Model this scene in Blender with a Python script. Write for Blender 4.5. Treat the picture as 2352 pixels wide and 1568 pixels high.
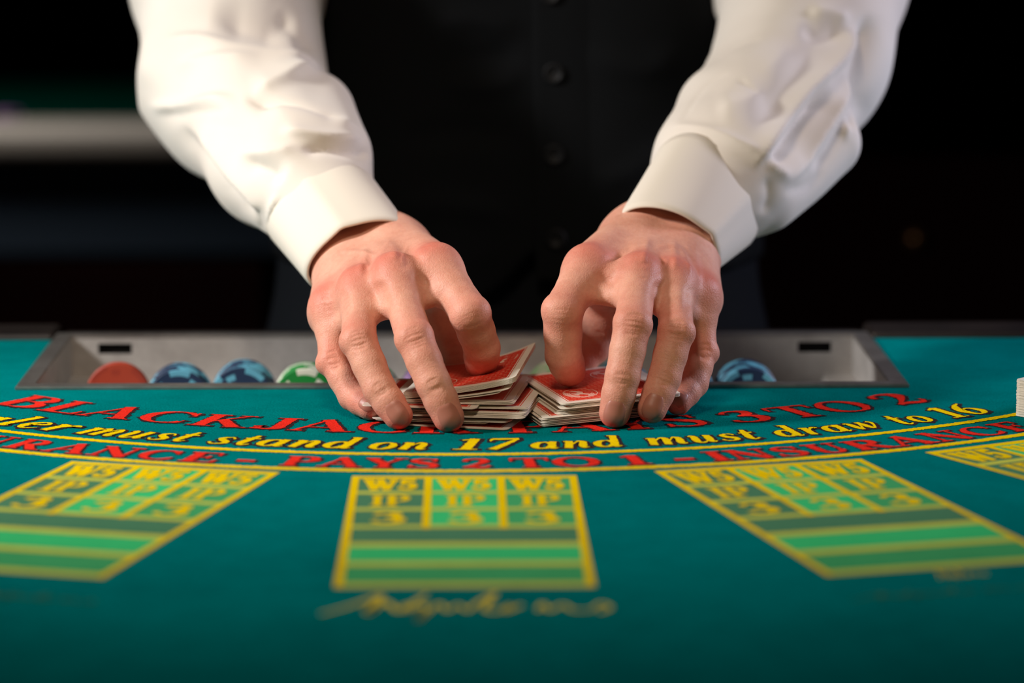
import bpy, bmesh, math, random
import numpy as np
from mathutils import Vector, Matrix

# ------------------------------------------------------------------ reset
for o in list(bpy.data.objects):
    bpy.data.objects.remove(o, do_unlink=True)
S = bpy.context.scene
COL = S.collection
rng = np.random.default_rng(7)
random.seed(7)

# ------------------------------------------------------------------ camera
TZ = 0.92                      # height of the felt above the floor
FMM = 114.0
FP = FMM / 36.0 * 2352.0       # focal length in pixels of the 2352 px frame
CH = 0.33                      # camera height above the felt
CYD = -1.742                   # camera distance in front of the cards
TH = math.atan((784 + 425) / FP)
YAW = math.atan(114.0 / FP)
cam_d = bpy.data.cameras.new('camera')
cam = bpy.data.objects.new('camera', cam_d)
COL.objects.link(cam)
cam.location = (0, CYD, TZ + CH)
cam.rotation_euler = (math.pi / 2 - TH, 0, -YAW)
cam_d.lens = FMM
cam_d.sensor_width = 36.0
cam_d.sensor_fit = 'HORIZONTAL'
cam_d.clip_start = 0.05
cam_d.clip_end = 60
cam_d.dof.use_dof = True
cam_d.dof.focus_distance = 1.79
cam_d.dof.aperture_fstop = 4.2
S.camera = cam

FWD = np.array([math.sin(YAW) * math.cos(TH), math.cos(YAW) * math.cos(TH), -math.sin(TH)])
RGT = np.array([math.cos(YAW), -math.sin(YAW), 0.0])
UPV = np.cross(RGT, FWD)
CAM = np.array([0, CYD, TZ + CH])

def ray(px, py):
    return FWD + RGT * (px - 1176) / FP - UPV * (py - 784) / FP
def PZ(px, py, z=0.0):
    d = ray(px, py)
    return CAM + d * ((TZ + z - CAM[2]) / d[2])
def PY(px, py, Y):
    d = ray(px, py)
    return CAM + d * ((Y - CAM[1]) / d[1])
def proj(P):
    v = np.asarray(P) - CAM
    D = v @ FWD
    return np.stack([1176 + FP * (v @ RGT) / D, 784 - FP * (v @ UPV) / D], -1)

# ------------------------------------------------------------------ world, lights, exposure
w = bpy.data.worlds.new('dark_casino_room')
S.world = w
w.use_nodes = True
w.node_tree.nodes['Background'].inputs[0].default_value = (0.45, 0.6, 0.8, 1)
w.node_tree.nodes['Background'].inputs[1].default_value = 0.006

def area(name, loc, target, size, power, col, size_y=None, spread=None):
    d = bpy.data.lights.new(name, 'AREA')
    d.energy = power
    d.color = col
    d.size = size
    if size_y:
        d.shape = 'RECTANGLE'
        d.size_y = size_y
    if spread:
        d.spread = spread
    o = bpy.data.objects.new(name, d)
    COL.objects.link(o)
    o.location = loc
    v = Vector(target) - Vector(loc)
    o.rotation_euler = v.to_track_quat('-Z', 'Y').to_euler()
    return o
area('key_lamp', (-1.02, -0.16, TZ + 0.68), (-0.10, 0.18, TZ + 0.05), 0.16, 2.65, (1.0, 0.965, 0.94), spread=math.radians(70))
area('overhead_lamp', (-0.14, -0.72, TZ + 1.05), (-0.06, 0.12, TZ), 0.20, 1.08, (1.0, 0.79, 0.60), spread=math.radians(75))
area('rim_lamp', (1.10, 0.38, TZ + 0.45), (0.2, 0.16, TZ + 0.1), 0.20, 1.5, (0.82, 0.80, 1.0), spread=math.radians(80))
area('far_table_lamp', (-0.9, 1.9, 2.3), (-0.8, 2.4, 0.9), 0.4, 3.2, (1.0, 0.95, 0.88), spread=math.radians(60))

S.view_settings.view_transform = 'Standard'
S.view_settings.look = 'None'
S.view_settings.exposure = 0.0
S.view_settings.gamma = 1.0
S.view_settings.use_curve_mapping = False

# ------------------------------------------------------------------ helpers
def srgb(r, g, b):
    f = lambda c: (c / 255.0 / 12.92) if c / 255.0 <= 0.04045 else ((c / 255.0 + 0.055) / 1.055) ** 2.4
    return (f(r), f(g), f(b), 1.0)

class NT:
    """tiny node-tree helper"""
    def __init__(self, name, col=(0.5, 0.5, 0.5, 1), rough=0.6, metal=0.0, **kw):
        self.m = bpy.data.materials.new(name)
        self.m.use_nodes = True
        self.t = self.m.node_tree
        self.p = self.t.nodes['Principled BSDF']
        self.p.inputs['Base Color'].default_value = col
        self.p.inputs['Roughness'].default_value = rough
        self.p.inputs['Metallic'].default_value = metal
        for k, v in kw.items():
            self.p.inputs[k].default_value = v
    def n(self, typ, **kw):
        x = self.t.nodes.new(typ)
        for k, v in kw.items():
            setattr(x, k, v)
        return x
    def l(self, a, b):
        self.t.links.new(a, b)
    def coord(self, which='Object'):
        return self.n('ShaderNodeTexCoord').outputs[which]
    def noise(self, scale, detail=3, rough=0.5, vec=None, dist=0.0):
        x = self.n('ShaderNodeTexNoise')
        x.inputs['Scale'].default_value = scale
        x.inputs['Detail'].default_value = detail
        x.inputs['Roughness'].default_value = rough
        x.inputs['Distortion'].default_value = dist
        self.l(vec if vec is not None else self.coord(), x.inputs['Vector'])
        return x.outputs[0]
    def math(self, op, a, b=None, clamp=False):
        x = self.n('ShaderNodeMath', operation=op, use_clamp=clamp)
        for i, v in enumerate((a, b)):
            if v is None:
                continue
            if isinstance(v, (int, float)):
                x.inputs[i].default_value = v
            else:
                self.l(v, x.inputs[i])
        return x.outputs[0]
    def ramp(self, fac, stops):
        x = self.n('ShaderNodeValToRGB')
        e = x.color_ramp.elements
        e[0].position, e[0].color = stops[0]
        e[1].position, e[1].color = stops[-1]
        for p, c in stops[1:-1]:
            k = e.new(p)
            k.color = c
        self.l(fac, x.inputs[0])
        return x.outputs[0]
    def mix(self, fac, a, b):
        x = self.n('ShaderNodeMix', data_type='RGBA')
        for i, v in ((0, fac), (6, a), (7, b)):
            if isinstance(v, (int, float)):
                x.inputs[i].default_value = v
            elif isinstance(v, tuple):
                x.inputs[i].default_value = v
            else:
                self.l(v, x.inputs[i])
        return x.outputs[2]
    def base(self, c):
        self.l(c, self.p.inputs['Base Color'])
    def bump(self, h, strength=0.3, dist=0.001):
        x = self.n('ShaderNodeBump')
        x.inputs['Strength'].default_value = strength
        x.inputs['Distance'].default_value = dist
        self.l(h, x.inputs['Height'])
        self.l(x.outputs[0], self.p.inputs['Normal'])
        return x

def obj(name, verts, faces, mat=None, parent=None, smooth=False, mats=None, fmat=None):
    me = bpy.data.meshes.new(name)
    me.from_pydata([tuple(map(float, v)) for v in verts], [], [tuple(int(i) for i in f) for f in faces])
    for m in (mats or ([mat] if mat else [])):
        me.materials.append(m)
    if fmat is not None:
        me.polygons.foreach_set('material_index', np.asarray(fmat, dtype=np.int32))
    if smooth:
        me.polygons.foreach_set('use_smooth', np.ones(len(me.polygons), dtype=bool))
    me.update()
    o = bpy.data.objects.new(name, me)
    COL.objects.link(o)
    if parent:
        o.parent = parent
    return o
def bmobj(name, bm, mat=None, parent=None, smooth=False):
    me = bpy.data.meshes.new(name)
    bm.to_mesh(me)
    bm.free()
    if mat:
        me.materials.append(mat)
    if smooth:
        me.polygons.foreach_set('use_smooth', np.ones(len(me.polygons), dtype=bool))
    o = bpy.data.objects.new(name, me)
    COL.objects.link(o)
    if parent:
        o.parent = parent
    return o
def empty(name, label, cat, group=None):
    o = bpy.data.objects.new(name, None)
    COL.objects.link(o)
    o.empty_display_size = 0.05
    return tag(o, label, cat, group)
def tag(o, label, cat, group=None):
    o['label'] = label
    o['category'] = cat
    if group:
        o['group'] = group
    return o
def box(name, lo, hi, mat, parent=None, bevel=0.0, seg=2):
    bm = bmesh.new()
    bmesh.ops.create_cube(bm, size=1)
    for v in bm.verts:
        for k in range(3):
            v.co[k] = lo[k] + (v.co[k] + 0.5) * (hi[k] - lo[k])
    if bevel:
        bmesh.ops.bevel(bm, geom=bm.edges[:], offset=bevel, segments=seg, profile=0.5, affect='EDGES')
    return bmobj(name, bm, mat, parent, smooth=False)
def structure(o):
    o['kind'] = 'structure'
    return o
# ------------------------------------------------------------------ materials
def felt_mat(name, c, var=0.22, sheen=0.25):
    k = NT(name, c, 0.92)
    k.p.inputs['Specular IOR Level'].default_value = 0.0
    k.p.inputs['Sheen Weight'].default_value = sheen
    k.p.inputs['Sheen Roughness'].default_value = 0.5
    k.p.inputs['Sheen Tint'].default_value = c
    co = k.coord()
    mp = k.n('ShaderNodeMapping')
    mp.inputs['Scale'].default_value = (1.0, 0.45, 1.0)
    k.l(co, mp.inputs[0])
    fine = k.noise(900, 3, 0.6, mp.outputs[0])
    mid = k.noise(60, 4, 0.6, co)
    big = k.noise(7, 3, 0.5, co)
    f = k.math('ADD', k.math('MULTIPLY', fine, 0.5), k.math('ADD', k.math('MULTIPLY', mid, 0.25), k.math('MULTIPLY', big, 0.35)))
    lo = tuple(v * (1 - var * 1.6) for v in c[:3]) + (1,)
    hi = tuple(min(1, v * (1 + var * 1.3)) for v in c[:3]) + (1,)
    k.base(k.ramp(f, [(0.33, lo), (0.75, hi)]))
    k.bump(fine, 0.55, 0.0008)
    return k.m
M = {}
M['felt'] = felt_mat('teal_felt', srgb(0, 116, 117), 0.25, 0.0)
M['red'] = felt_mat('red_felt_print', srgb(226, 48, 36), 0.2)
M['yellow'] = felt_mat('yellow_felt_print', srgb(240, 204, 12), 0.16)
M['ink'] = felt_mat('dark_print_outline', srgb(52, 40, 44), 0.2)
M['boxdark'] = felt_mat('dark_green_print', srgb(76, 128, 96), 0.12)
M['boxbright'] = felt_mat('bright_green_print', srgb(62, 196, 120), 0.12)
M['boxmid'] = felt_mat('mid_green_print', srgb(68, 164, 104), 0.14)
M['olive'] = felt_mat('olive_yellow_print', srgb(196, 202, 80), 0.14)
M['script'] = felt_mat('yellow_script_print', srgb(236, 214, 70), 0.12)
M['scriptfaint'] = felt_mat('worn_script_print', srgb(70, 120, 88), 0.12)
k = NT('brushed_steel', srgb(150, 146, 142), 0.38, 0.9)
mp = k.n('ShaderNodeMapping'); mp.inputs['Scale'].default_value = (3, 60, 60); k.l(k.coord(), mp.inputs[0])
st = k.noise(40, 4, 0.6, mp.outputs[0]); k.l(k.ramp(st, [(0.2, (0.3,) * 3 + (1,)), (0.8, (0.5,) * 3 + (1,))]), k.p.inputs['Roughness'])
k.base(k.ramp(k.noise(30, 5, 0.7), [(0.3, srgb(150, 144, 140)), (0.75, srgb(196, 192, 188))]))
k.bump(st, 0.12, 0.0005)
M['steel'] = k.m
k = NT('grey_tray_interior', srgb(126, 122, 118), 0.5, 0.1)
k.base(k.ramp(k.noise(45, 5, 0.65), [(0.3, srgb(150, 146, 142)), (0.75, srgb(182, 178, 174))]))
k.bump(k.noise(300, 2), 0.08, 0.0005)
M['tray_in'] = k.m
M['black'] = NT('matt_black', (0.004, 0.004, 0.004, 1), 0.9).m
k = NT('dark_wood_trim', srgb(34, 28, 26), 0.45)
k.base(k.ramp(k.noise(25, 4, 0.6), [(0.3, srgb(22, 18, 17)), (0.7, srgb(40, 33, 30))]))
M['trim'] = k.m
k = NT('black_vinyl_rail', srgb(20, 20, 22), 0.42); k.bump(k.noise(700, 2), 0.1, 0.0005)
M['vinyl'] = k.m

# ------------------------------------------------------------------ room
k = NT('dark_carpet', srgb(20, 14, 14), 0.95, **{'Specular IOR Level': 0.05}); k.base(k.ramp(k.noise(30, 3), [(0.3, srgb(14, 9, 9)), (0.7, srgb(30, 17, 17))])); M['carpet'] = k.m
k = NT('dark_wall', srgb(15, 15, 16), 0.9, **{'Specular IOR Level': 0.05}); k.base(k.ramp(k.noise(3, 3), [(0.3, srgb(11, 11, 12)), (0.7, srgb(19, 18, 18))])); M['wall'] = k.m
structure(box('floor', (-5, -4, -0.1), (5, 6, 0), M['carpet']))
structure(box('wall_back', (-5, 6, 0), (5, 6.1, 3.2), M['wall']))
structure(box('wall_left', (-5.1, -4, 0), (-5, 6.1, 3.2), M['wall']))
structure(box('wall_right', (5, -4, 0), (5.1, 6.1, 3.2), M['wall']))
structure(box('ceiling', (-5.1, -4, 3.2), (5.1, 6.1, 3.3), M['wall']))

# ------------------------------------------------------------------ blackjack table
table = empty('blackjack_table', 'half-moon blackjack table with teal green printed felt under the cards', 'gaming table')
TX = 0.2605            # tray half width
TY0, TY1 = 0.1185, 0.3160
FB = 0.300             # back edge of the felt
AX, AY = 0.95, 0.98    # half axes of the half-moon
def arc_front(n=64, ax=AX, ay=AY, yb=FB):
    return [(ax * math.cos(math.pi + math.pi * i / n), yb + ay * math.sin(math.pi + math.pi * i / n)) for i in range(n + 1)]
hx, hy0 = TX - 0.006, TY0 + 0.006
fr = arc_front()
vs, fs = [], []
def poly(pts):
    b = len(vs)
    vs.extend([(x, y, TZ) for x, y in pts])
    fs.append(list(range(b, b + len(pts))))
left = [p for p in fr if p[0] <= -hx]
right_ = [p for p in fr if p[0] >= hx]
mid_ = [p for p in fr if -hx < p[0] < hx]
yl = lambda x: FB - AY * math.sqrt(1 - (x / AX) ** 2)
poly(left + [(-hx, yl(-hx)), (-hx, FB)])
poly([(-hx, yl(-hx))] + mid_ + [(hx, yl(hx)), (hx, hy0), (-hx, hy0)])
poly([(hx, FB), (hx, yl(hx))] + right_)
felt = obj('felt', vs, fs, M['felt'], table)
# slab under the felt, with the opening for the tray
def slab(pts, z0, z1, vs, fs):
    b = len(vs); n = len(pts)
    vs.extend([(x, y, z0) for x, y in pts]); vs.extend([(x, y, z1) for x, y in pts])
    fs.append(list(range(b + n - 1, b - 1, -1))); fs.append(list(range(b + n, b + 2 * n)))
    for i in range(n):
        j = (i + 1) % n
        fs.append((b + i, b + j, b + n + j, b + n + i))
vs, fs = [], []
for pts in (left + [(-hx, yl(-hx)), (-hx, FB)], [(-hx, yl(-hx))] + mid_ + [(hx, yl(hx)), (hx, hy0), (-hx, hy0)], [(hx, FB), (hx, yl(hx))] + right_):
    slab(pts, TZ - 0.03, TZ - 0.0006, vs, fs)
obj('table_board', vs, fs, M['trim'], table)
def sweep(path, prof, closed=False):
    """path: list of (point, normal-side, up); prof: list of (a,b) offsets"""
    vs, fs = [], []
    m = len(prof)
    for (p, s, u) in path:
        for a, b in prof:
            vs.append((p[0] + s[0] * a + u[0] * b, p[1] + s[1] * a + u[1] * b, p[2] + s[2] * a + u[2] * b))
    for i in range(len(path) - 1):
        for j in range(m):
            k2 = (j + 1) % m
            fs.append((i * m + j, i * m + k2, (i + 1) * m + k2, (i + 1) * m + j))
    fs.append(list(range(m - 1, -1, -1))); fs.append(list(range((len(path) - 1) * m, len(path) * m)))
    return vs, fs
pth = []
for i in range(97):
    a = math.pi + math.pi * i / 96
    pth.append(((AX * math.cos(a), FB + AY * math.sin(a), TZ), (math.cos(a), math.sin(a), 0), (0, 0, 1)))
prof = [(0.062 + 0.062 * math.cos(2 * math.pi * j / 14), 0.004 + 0.032 * math.sin(2 * math.pi * j / 14)) for j in range(14)]
v_, f_ = sweep(pth, prof); obj('padded_rail', v_, f_, M['vinyl'], table, smooth=True)
box('dealer_edge_trim', (-AX, FB, TZ - 0.03), (-TX - 0.0, FB + 0.045, TZ + 0.004), M['trim'], table, 0.003)
box('dealer_edge_trim', (TX, FB, TZ - 0.03), (AX, FB + 0.045, TZ + 0.004), M['trim'], table, 0.003)
box('dealer_edge_trim', (-TX, TY1 - 0.006, TZ - 0.03), (TX, FB + 0.045, TZ - 0.001), M['trim'], table, 0.001)
vs, fs = [], []
slab(arc_front(40, 0.6, 0.5, 0.20) , TZ - 0.14, TZ - 0.075, vs, fs)
obj('apron', vs, fs, M['trim'], table)
for sx in (-0.38, 0.38):
    box('leg', (sx - 0.05, -0.15, 0.04), (sx + 0.05, -0.05, TZ - 0.12), M['trim'], table, 0.006)
    box('foot', (sx - 0.06, -0.45, 0.0), (sx + 0.06, 0.2, 0.05), M['trim'], table, 0.01)

# ------------------------------------------------------------------ lettering
def crs(P, n=6):
    P = [np.array(p, float) for p in P]
    Q = [2 * P[0] - P[1]] + P + [2 * P[-1] - P[-2]]
    out = []
    for i in range(1, len(Q) - 2):
        for s in range(n):
            t = s / n
            a, b, c, d = Q[i - 1], Q[i], Q[i + 1], Q[i + 2]
            out.append(0.5 * ((2 * b) + (-a + c) * t + (2 * a - 5 * b + 4 * c - d) * t * t + (-a + 3 * b - 3 * c + d) * t ** 3))
    out.append(P[-1])
    return np.array(out)
def Ln(x0, y0, x1, y1, w0, w1=None):
    n = max(2, int(math.hypot(x1 - x0, y1 - y0) / 0.05) + 1)
    t = np.linspace(0, 1, n)[:, None]
    w1 = w0 if w1 is None else w1
    return np.c_[np.array([[x0, y0]]) * (1 - t) + np.array([[x1, y1]]) * t, w0 * (1 - t) + w1 * t]
def Ar(cx, cy, rx, ry, a0, a1, tk=0.2, tn=0.055):
    a = np.radians(np.linspace(a0, a1, max(6, int(abs(a1 - a0) / 9))))
    return np.c_[cx + rx * np.cos(a), cy + ry * np.sin(a), tn + (tk - tn) * np.abs(np.cos(a)) ** 1.5]
def Sp(*p):
    return crs(p)
T_, t_ = 0.2, 0.055
def st_(x, y0=0.0, y1=1.0, w=T_):
    return Ln(x, y0, x, y1, w)
def sf(x0, x1, y, w=0.05):
    return Ln(x0, y, x1, y, w)
G = {
 'I': (0.42, [st_(.21), sf(.02, .4, .975), sf(.02, .4, .025)]),
 'L': (0.72, [st_(.2), sf(.02, .4, .975), sf(.02, .66, .03, .06), Ln(.67, .02, .7, .28, .09, .04)]),
 'A': (0.94, [Ln(.06, 0, .44, 1, .065), Ln(.42, 1, .8, 0, .2), sf(.18, .66, .33), sf(-.04, .2, .025), sf(.6, .98, .025)]),
 'B': (0.78, [st_(.2), sf(.03, .42, .97), Ar(.42, .755, .24, .215, 90, -90), sf(.2, .44, .535), Ar(.43, .275, .29, .25, 90, -90, .22), sf(.03, .44, .03)]),
 'P': (0.74, [st_(.2), sf(.03, .42, .97), Ar(.41, .73, .26, .245, 90, -90), sf(.2, .42, .49), sf(.03, .38, .025)]),
 'R': (0.92, [st_(.2), sf(.03, .42, .97), Ar(.41, .74, .26, .235, 90, -90), sf(.2, .42, .505), Ln(.4, .5, .74, .03, .19), sf(.03, .38, .025), sf(.64, .94, .025)]),
 'C': (0.9, [Ar(.48, .5, .4, .47, 42, 318), Ln(.78, .96, .8, .68, .04, .07), Ln(.78, .17, .82, .3, .05, .03)]),
 'O': (1.0, [Ar(.5, .5, .4, .47, 0, 360)]),
 'J': (0.62, [st_(.42, .22, 1), sf(.22, .62, .975), Ar(.24, .22, .19, .19, 0, -150, .2, .06), Ar(.11, .2, .03, .03, 0, 360, .1, .1)]),
 'K': (0.92, [st_(.2), sf(.02, .4, .975), sf(.02, .4, .025), Ln(.26, .4, .7, .96, .06), sf(.56, .86, .975), Ln(.4, .58, .76, .02, .2), sf(.6, .96, .025)]),
 'N': (0.98, [Ln(.14, 0, .14, 1, .06), Ln(.14, .98, .8, .02, .2), Ln(.82, 0, .82, 1, .06), sf(0, .28, .975), sf(0, .28, .025), sf(.66, .98, .975)]),
 'E': (0.76, [st_(.2), sf(.02, .66, .97), sf(.02, .68, .03), sf(.2, .5, .52), Ln(.66, .97, .66, .74, .07, .04), Ln(.68, .03, .72, .28, .08, .04), Ln(.5, .64, .5, .4, .05)]),
 'S': (0.7, [Sp((.6, .76, .05), (.52, .92, .05), (.34, .97, .06), (.16, .88, .12), (.14, .72, .17), (.32, .56, .2), (.52, .44, .2), (.6, .27, .17), (.54, .1, .12), (.34, .03, .06), (.14, .1, .05), (.06, .27, .05)), Ln(.61, .96, .6, .7, .06), Ln(.06, .04, .07, .3, .06)]),
 'T': (0.88, [st_(.44), sf(.04, .84, .965, .06), Ln(.05, .97, .03, .7, .08, .04), Ln(.83, .97, .85, .7, .08, .04), sf(.26, .62, .025)]),
 'U': (0.94, [st_(.22, .3, 1), Ar(.47, .3, .25, .27, 180, 360, .15, .06), Ln(.72, .3, .72, 1, .06), sf(.02, .42, .975), sf(.58, .88, .975)]),
 'Y': (0.9, [Ln(.1, .98, .45, .42, .2), Ln(.8, .98, .46, .42, .06), st_(.45, 0, .46), sf(-.02, .3, .975), sf(.64, .94, .975), sf(.27, .63, .025)]),
 'D': (0.92, [st_(.22), sf(.03, .42, .97), Ar(.42, .5, .38, .46, 90, -90, .2), sf(.03, .42, .03)]),
 'W': (1.2, [Ln(.05, 1, .32, 0, .2), Ln(.56, 1, .34, 0, .08), Ln(.5, 1, .8, 0, .2), Ln(1.08, 1, .82, 0, .08), sf(-.08, .25, .975), sf(.9, 1.18, .975)]),
 '-': (0.45, [Ln(.05, .36, .4, .36, .15)]),
 '1': (0.5, [st_(.28, 0, .98), Ln(.06, .84, .28, .97, .06, .1), sf(.06, .5, .025)]),
 '2': (0.66, [Sp((.08, .72, .09), (.1, .86, .1), (.28, .97, .07), (.48, .9, .15), (.52, .72, .2), (.42, .5, .13), (.22, .26, .07), (.06, .08, .07)), Sp((.05, .1, .1), (.24, .13, .15), (.44, .06, .15), (.58, .14, .08), (.6, .28, .04))]),
 '3': (0.64, [Sp((.08, .78, .1), (.16, .93, .08), (.32, .97, .07), (.48, .88, .16), (.46, .66, .16), (.26, .54, .05)), Sp((.26, .54, .05), (.48, .5, .14), (.56, .3, .2), (.48, .1, .15), (.28, .03, .06), (.1, .1, .09), (.06, .22, .1))]),
 '5': (0.64, [Ln(.14, .52, .16, .97, .06), Ln(.16, .93, .56, .96, .13), Sp((.14, .52, .05), (.3, .6, .07), (.5, .5, .17), (.54, .28, .2), (.44, .1, .14), (.26, .03, .06), (.08, .1, .1), (.06, .2, .1))]),
 '6': (0.66, [Sp((.56, 1.0, .04), (.32, .84, .12), (.16, .58, .2), (.14, .32, .2), (.22, .1, .12), (.36, .03, .06), (.52, .14, .15), (.56, .32, .18), (.48, .52, .1), (.32, .56, .05), (.2, .46, .05))]),
 '7': (0.6, [Ln(.06, .93, .58, .93, .13), Ln(.06, .94, .05, .72, .08, .04), Ln(.56, .93, .22, 0, .09, .17)]),
}
X_ = 0.62
def arch(x0, x1):
    return [Sp((x0, .3, .05), (x0 + .1, .5, .05), ((x0 + x1) / 2 + .03, .6, .09), (x1, .5, .17), (x1, .3, .19), (x1, .12, .18), (x1 + .05, .02, .09), (x1 + .15, .08, .04))]
G.update({
 'n': (.68, [Ln(.14, 0, .14, X_, .19), sf(0, .14, .58, .06)] + arch(.2, .47)),
 'm': (1.02, [Ln(.14, 0, .14, X_, .19), sf(0, .14, .58, .06), Sp((.2, .3, .05), (.3, .52, .06), (.42, .6, .1), (.49, .48, .18), (.49, .3, .19), (.49, 0, .19))] + arch(.55, .82)),
 'u': (.7, [Sp((0, .56, .05), (.08, .61, .1), (.14, .5, .18), (.14, .26, .19), (.16, .08, .15), (.26, .01, .08), (.38, .1, .05), (.47, .3, .05)), Sp((.49, .62, .19), (.49, .3, .19), (.49, .12, .18), (.54, .02, .09), (.64, .08, .04))]),
 'a': (.68, [Ar(.27, .3, .2, .27, 30, 330, .2, .06), Sp((.48, .62, .17), (.48, .3, .19), (.48, .12, .18), (.53, .02, .09), (.64, .08, .04))]),
 'd': (.7, [Ar(.27, .3, .2, .27, 30, 330, .2, .06), Sp((.49, 1.0, .17), (.49, .5, .19), (.49, .12, .18), (.54, .02, .09), (.65, .08, .04)), sf(.34, .5, .97, .06)]),
 'o': (.62, [Ar(.3, .3, .21, .28, 0, 360, .19, .06)]),
 'e': (.58, [Sp((.14, .32, .05), (.3, .36, .06), (.44, .44, .12), (.38, .57, .09), (.26, .59, .06), (.13, .44, .17), (.12, .24, .2), (.2, .06, .13), (.34, .02, .06), (.5, .14, .04))]),
 'l': (.36, [Sp((.14, 1.0, .18), (.14, .5, .19), (.14, .12, .18), (.2, .02, .09), (.3, .08, .04)), sf(0, .14, .97, .06)]),
 'r': (.54, [Ln(.14, 0, .14, X_, .19), sf(0, .14, .58, .06), Sp((.2, .34, .05), (.3, .52, .07), (.42, .58, .13), (.46, .5, .12))]),
 's': (.52, [Sp((.42, .46, .06), (.36, .57, .06), (.24, .6, .06), (.12, .5, .14), (.2, .36, .17), (.36, .24, .17), (.4, .12, .14), (.28, .02, .06), (.12, .04, .06), (.04, .16, .07))]),
 't': (.46, [Sp((.2, .86, .1), (.18, .6, .17), (.16, .3, .19), (.18, .1, .16), (.27, .02, .09), (.4, .1, .04)), sf(.02, .38, .6, .07)]),
 'w': (.92, [Sp((0, .56, .05), (.07, .6, .1), (.14, .46, .18), (.17, .2, .18), (.24, .02, .12)), Ln(.24, .02, .44, .58, .06), Sp((.42, .62, .14), (.47, .4, .18), (.5, .18, .17), (.56, .02, .12)), Sp((.56, .02, .06), (.7, .24, .06), (.78, .48, .1), (.7, .6, .13))]),
 ' ': (.4, []),
})
def layout(text, shear=0.0, gap=0.06):
    x = 0.0
    out = []
    for ch in text:
        wd, rb = G[ch]
        for r in rb:
            q = r.copy(); q[:, 0] += x + shear * q[:, 1]
            out.append(q)
        x += wd + gap
    return x - gap, out
def ribbon_mesh(ribs, fmap, z, grow=0.0, jit=0.0, offs=(0, 0)):
    """ribbons in glyph space -> flat quads on the felt"""
    vs, fs = [], []
    dzr = min(0.000014, 0.00011 / max(1, len(ribs)))
    for ri, r in enumerate(ribs):
        p = r[:, :2] + np.array(offs); wd = r[:, 2] + grow
        # resample finely
        d = np.r_[0, np.cumsum(np.hypot(*np.diff(p, axis=0).T))]
        if d[-1] < 1e-6:
            continue
        n = max(3, int(d[-1] / 0.03))
        s = np.linspace(0, d[-1], n)
        p = np.c_[np.interp(s, d, p[:, 0]), np.interp(s, d, p[:, 1])]; wd = np.interp(s, d, wd)
        tg = np.gradient(p, axis=0); tg /= np.linalg.norm(tg, axis=1)[:, None] + 1e-9
        p[0] -= tg[0] * grow * 0.5; p[-1] += tg[-1] * grow * 0.5
        nm = np.c_[-tg[:, 1], tg[:, 0]]
        jl = rng.normal(0, jit, n); jr = rng.normal(0, jit, n)
        A = p + nm * (wd / 2 + jl)[:, None]; B = p - nm * (wd / 2 + jr)[:, None]
        b = len(vs)
        for q in A:
            vs.append((*fmap(q[0], q[1]), z + ri * dzr))
        for q in B:
            vs.append((*fmap(q[0], q[1]), z + ri * dzr))
        for i in range(n - 1):
            fs.append((b + i, b + n + i, b + n + i + 1, b + i + 1))
    return vs, fs
def up_faces(o):
    me = o.data
    bm = bmesh.new(); bm.from_mesh(me)
    for f in bm.faces:
        f.normal_update()
        if f.normal.z < 0:
            f.normal_flip()
    bm.to_mesh(me); bm.free()
    return o
AC = 0.408          # arc centre of the printed lines (table axis)
def arc_word(text, R, cap, a0, a1, mat, shear=0.0, name='printed_word', outline=0.09, bold=0.0):
    W, ribs = layout(text, shear)
    def fm(u, v):
        a = math.radians(a0 + (a1 - a0) * u / W); r = R - v * cap
        return (r * math.sin(a), AC - r * math.cos(a))
    v, f = ribbon_mesh(ribs, fm, TZ + 0.00030, bold, 0.007)
    o = up_faces(obj(name, v, f, M[mat], table))
    v, f = ribbon_mesh(ribs, fm, TZ + 0.00015, outline + bold, 0.02, (0.02, -0.015))
    up_faces(obj(name + '_outline', v, f, M['ink'], table))
    return o
RB = 0.4275
for t, a0, a1 in [('B', -38.9, -34.9), ('L', -34.3, -30.6), ('A', -30.3, -26.0), ('C', -25.5, -21.2), ('K', -20.9, -16.4), ('J', -16.0, -12.9), ('A', -12.8, -8.4), ('C', -7.9, -3.9), ('K', -3.7, 0.9),
                  ('P', 3.2, 6.8), ('A', 6.7, 11.0), ('Y', 10.9, 15.0), ('S', 15.3, 18.7), ('3', 20.6, 23.9), ('T', 25.0, 29.0), ('O', 29.3, 33.5), ('2', 35.4, 38.9)]:
    arc_word(t, RB, 0.0335, a0, a1, 'red', name='red_letter')
for t, a0, a1 in [('Dealer', -41.5, -27.4), ('must', -26.5, -18.3), ('stand', -17.0, -7.2), ('on', -6.3, -2.3), ('17', -0.9, 3.2), ('and', 4.3, 10.4), ('must', 12.0, 19.9), ('draw', 21.2, 29.3), ('to', 30.6, 33.6), ('16', 34.9, 38.8)]:
    arc_word(t, 0.4735, 0.0305, a0, a1, 'yellow', shear=0.22, name='yellow_word', outline=0.13, bold=0.0)
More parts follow.
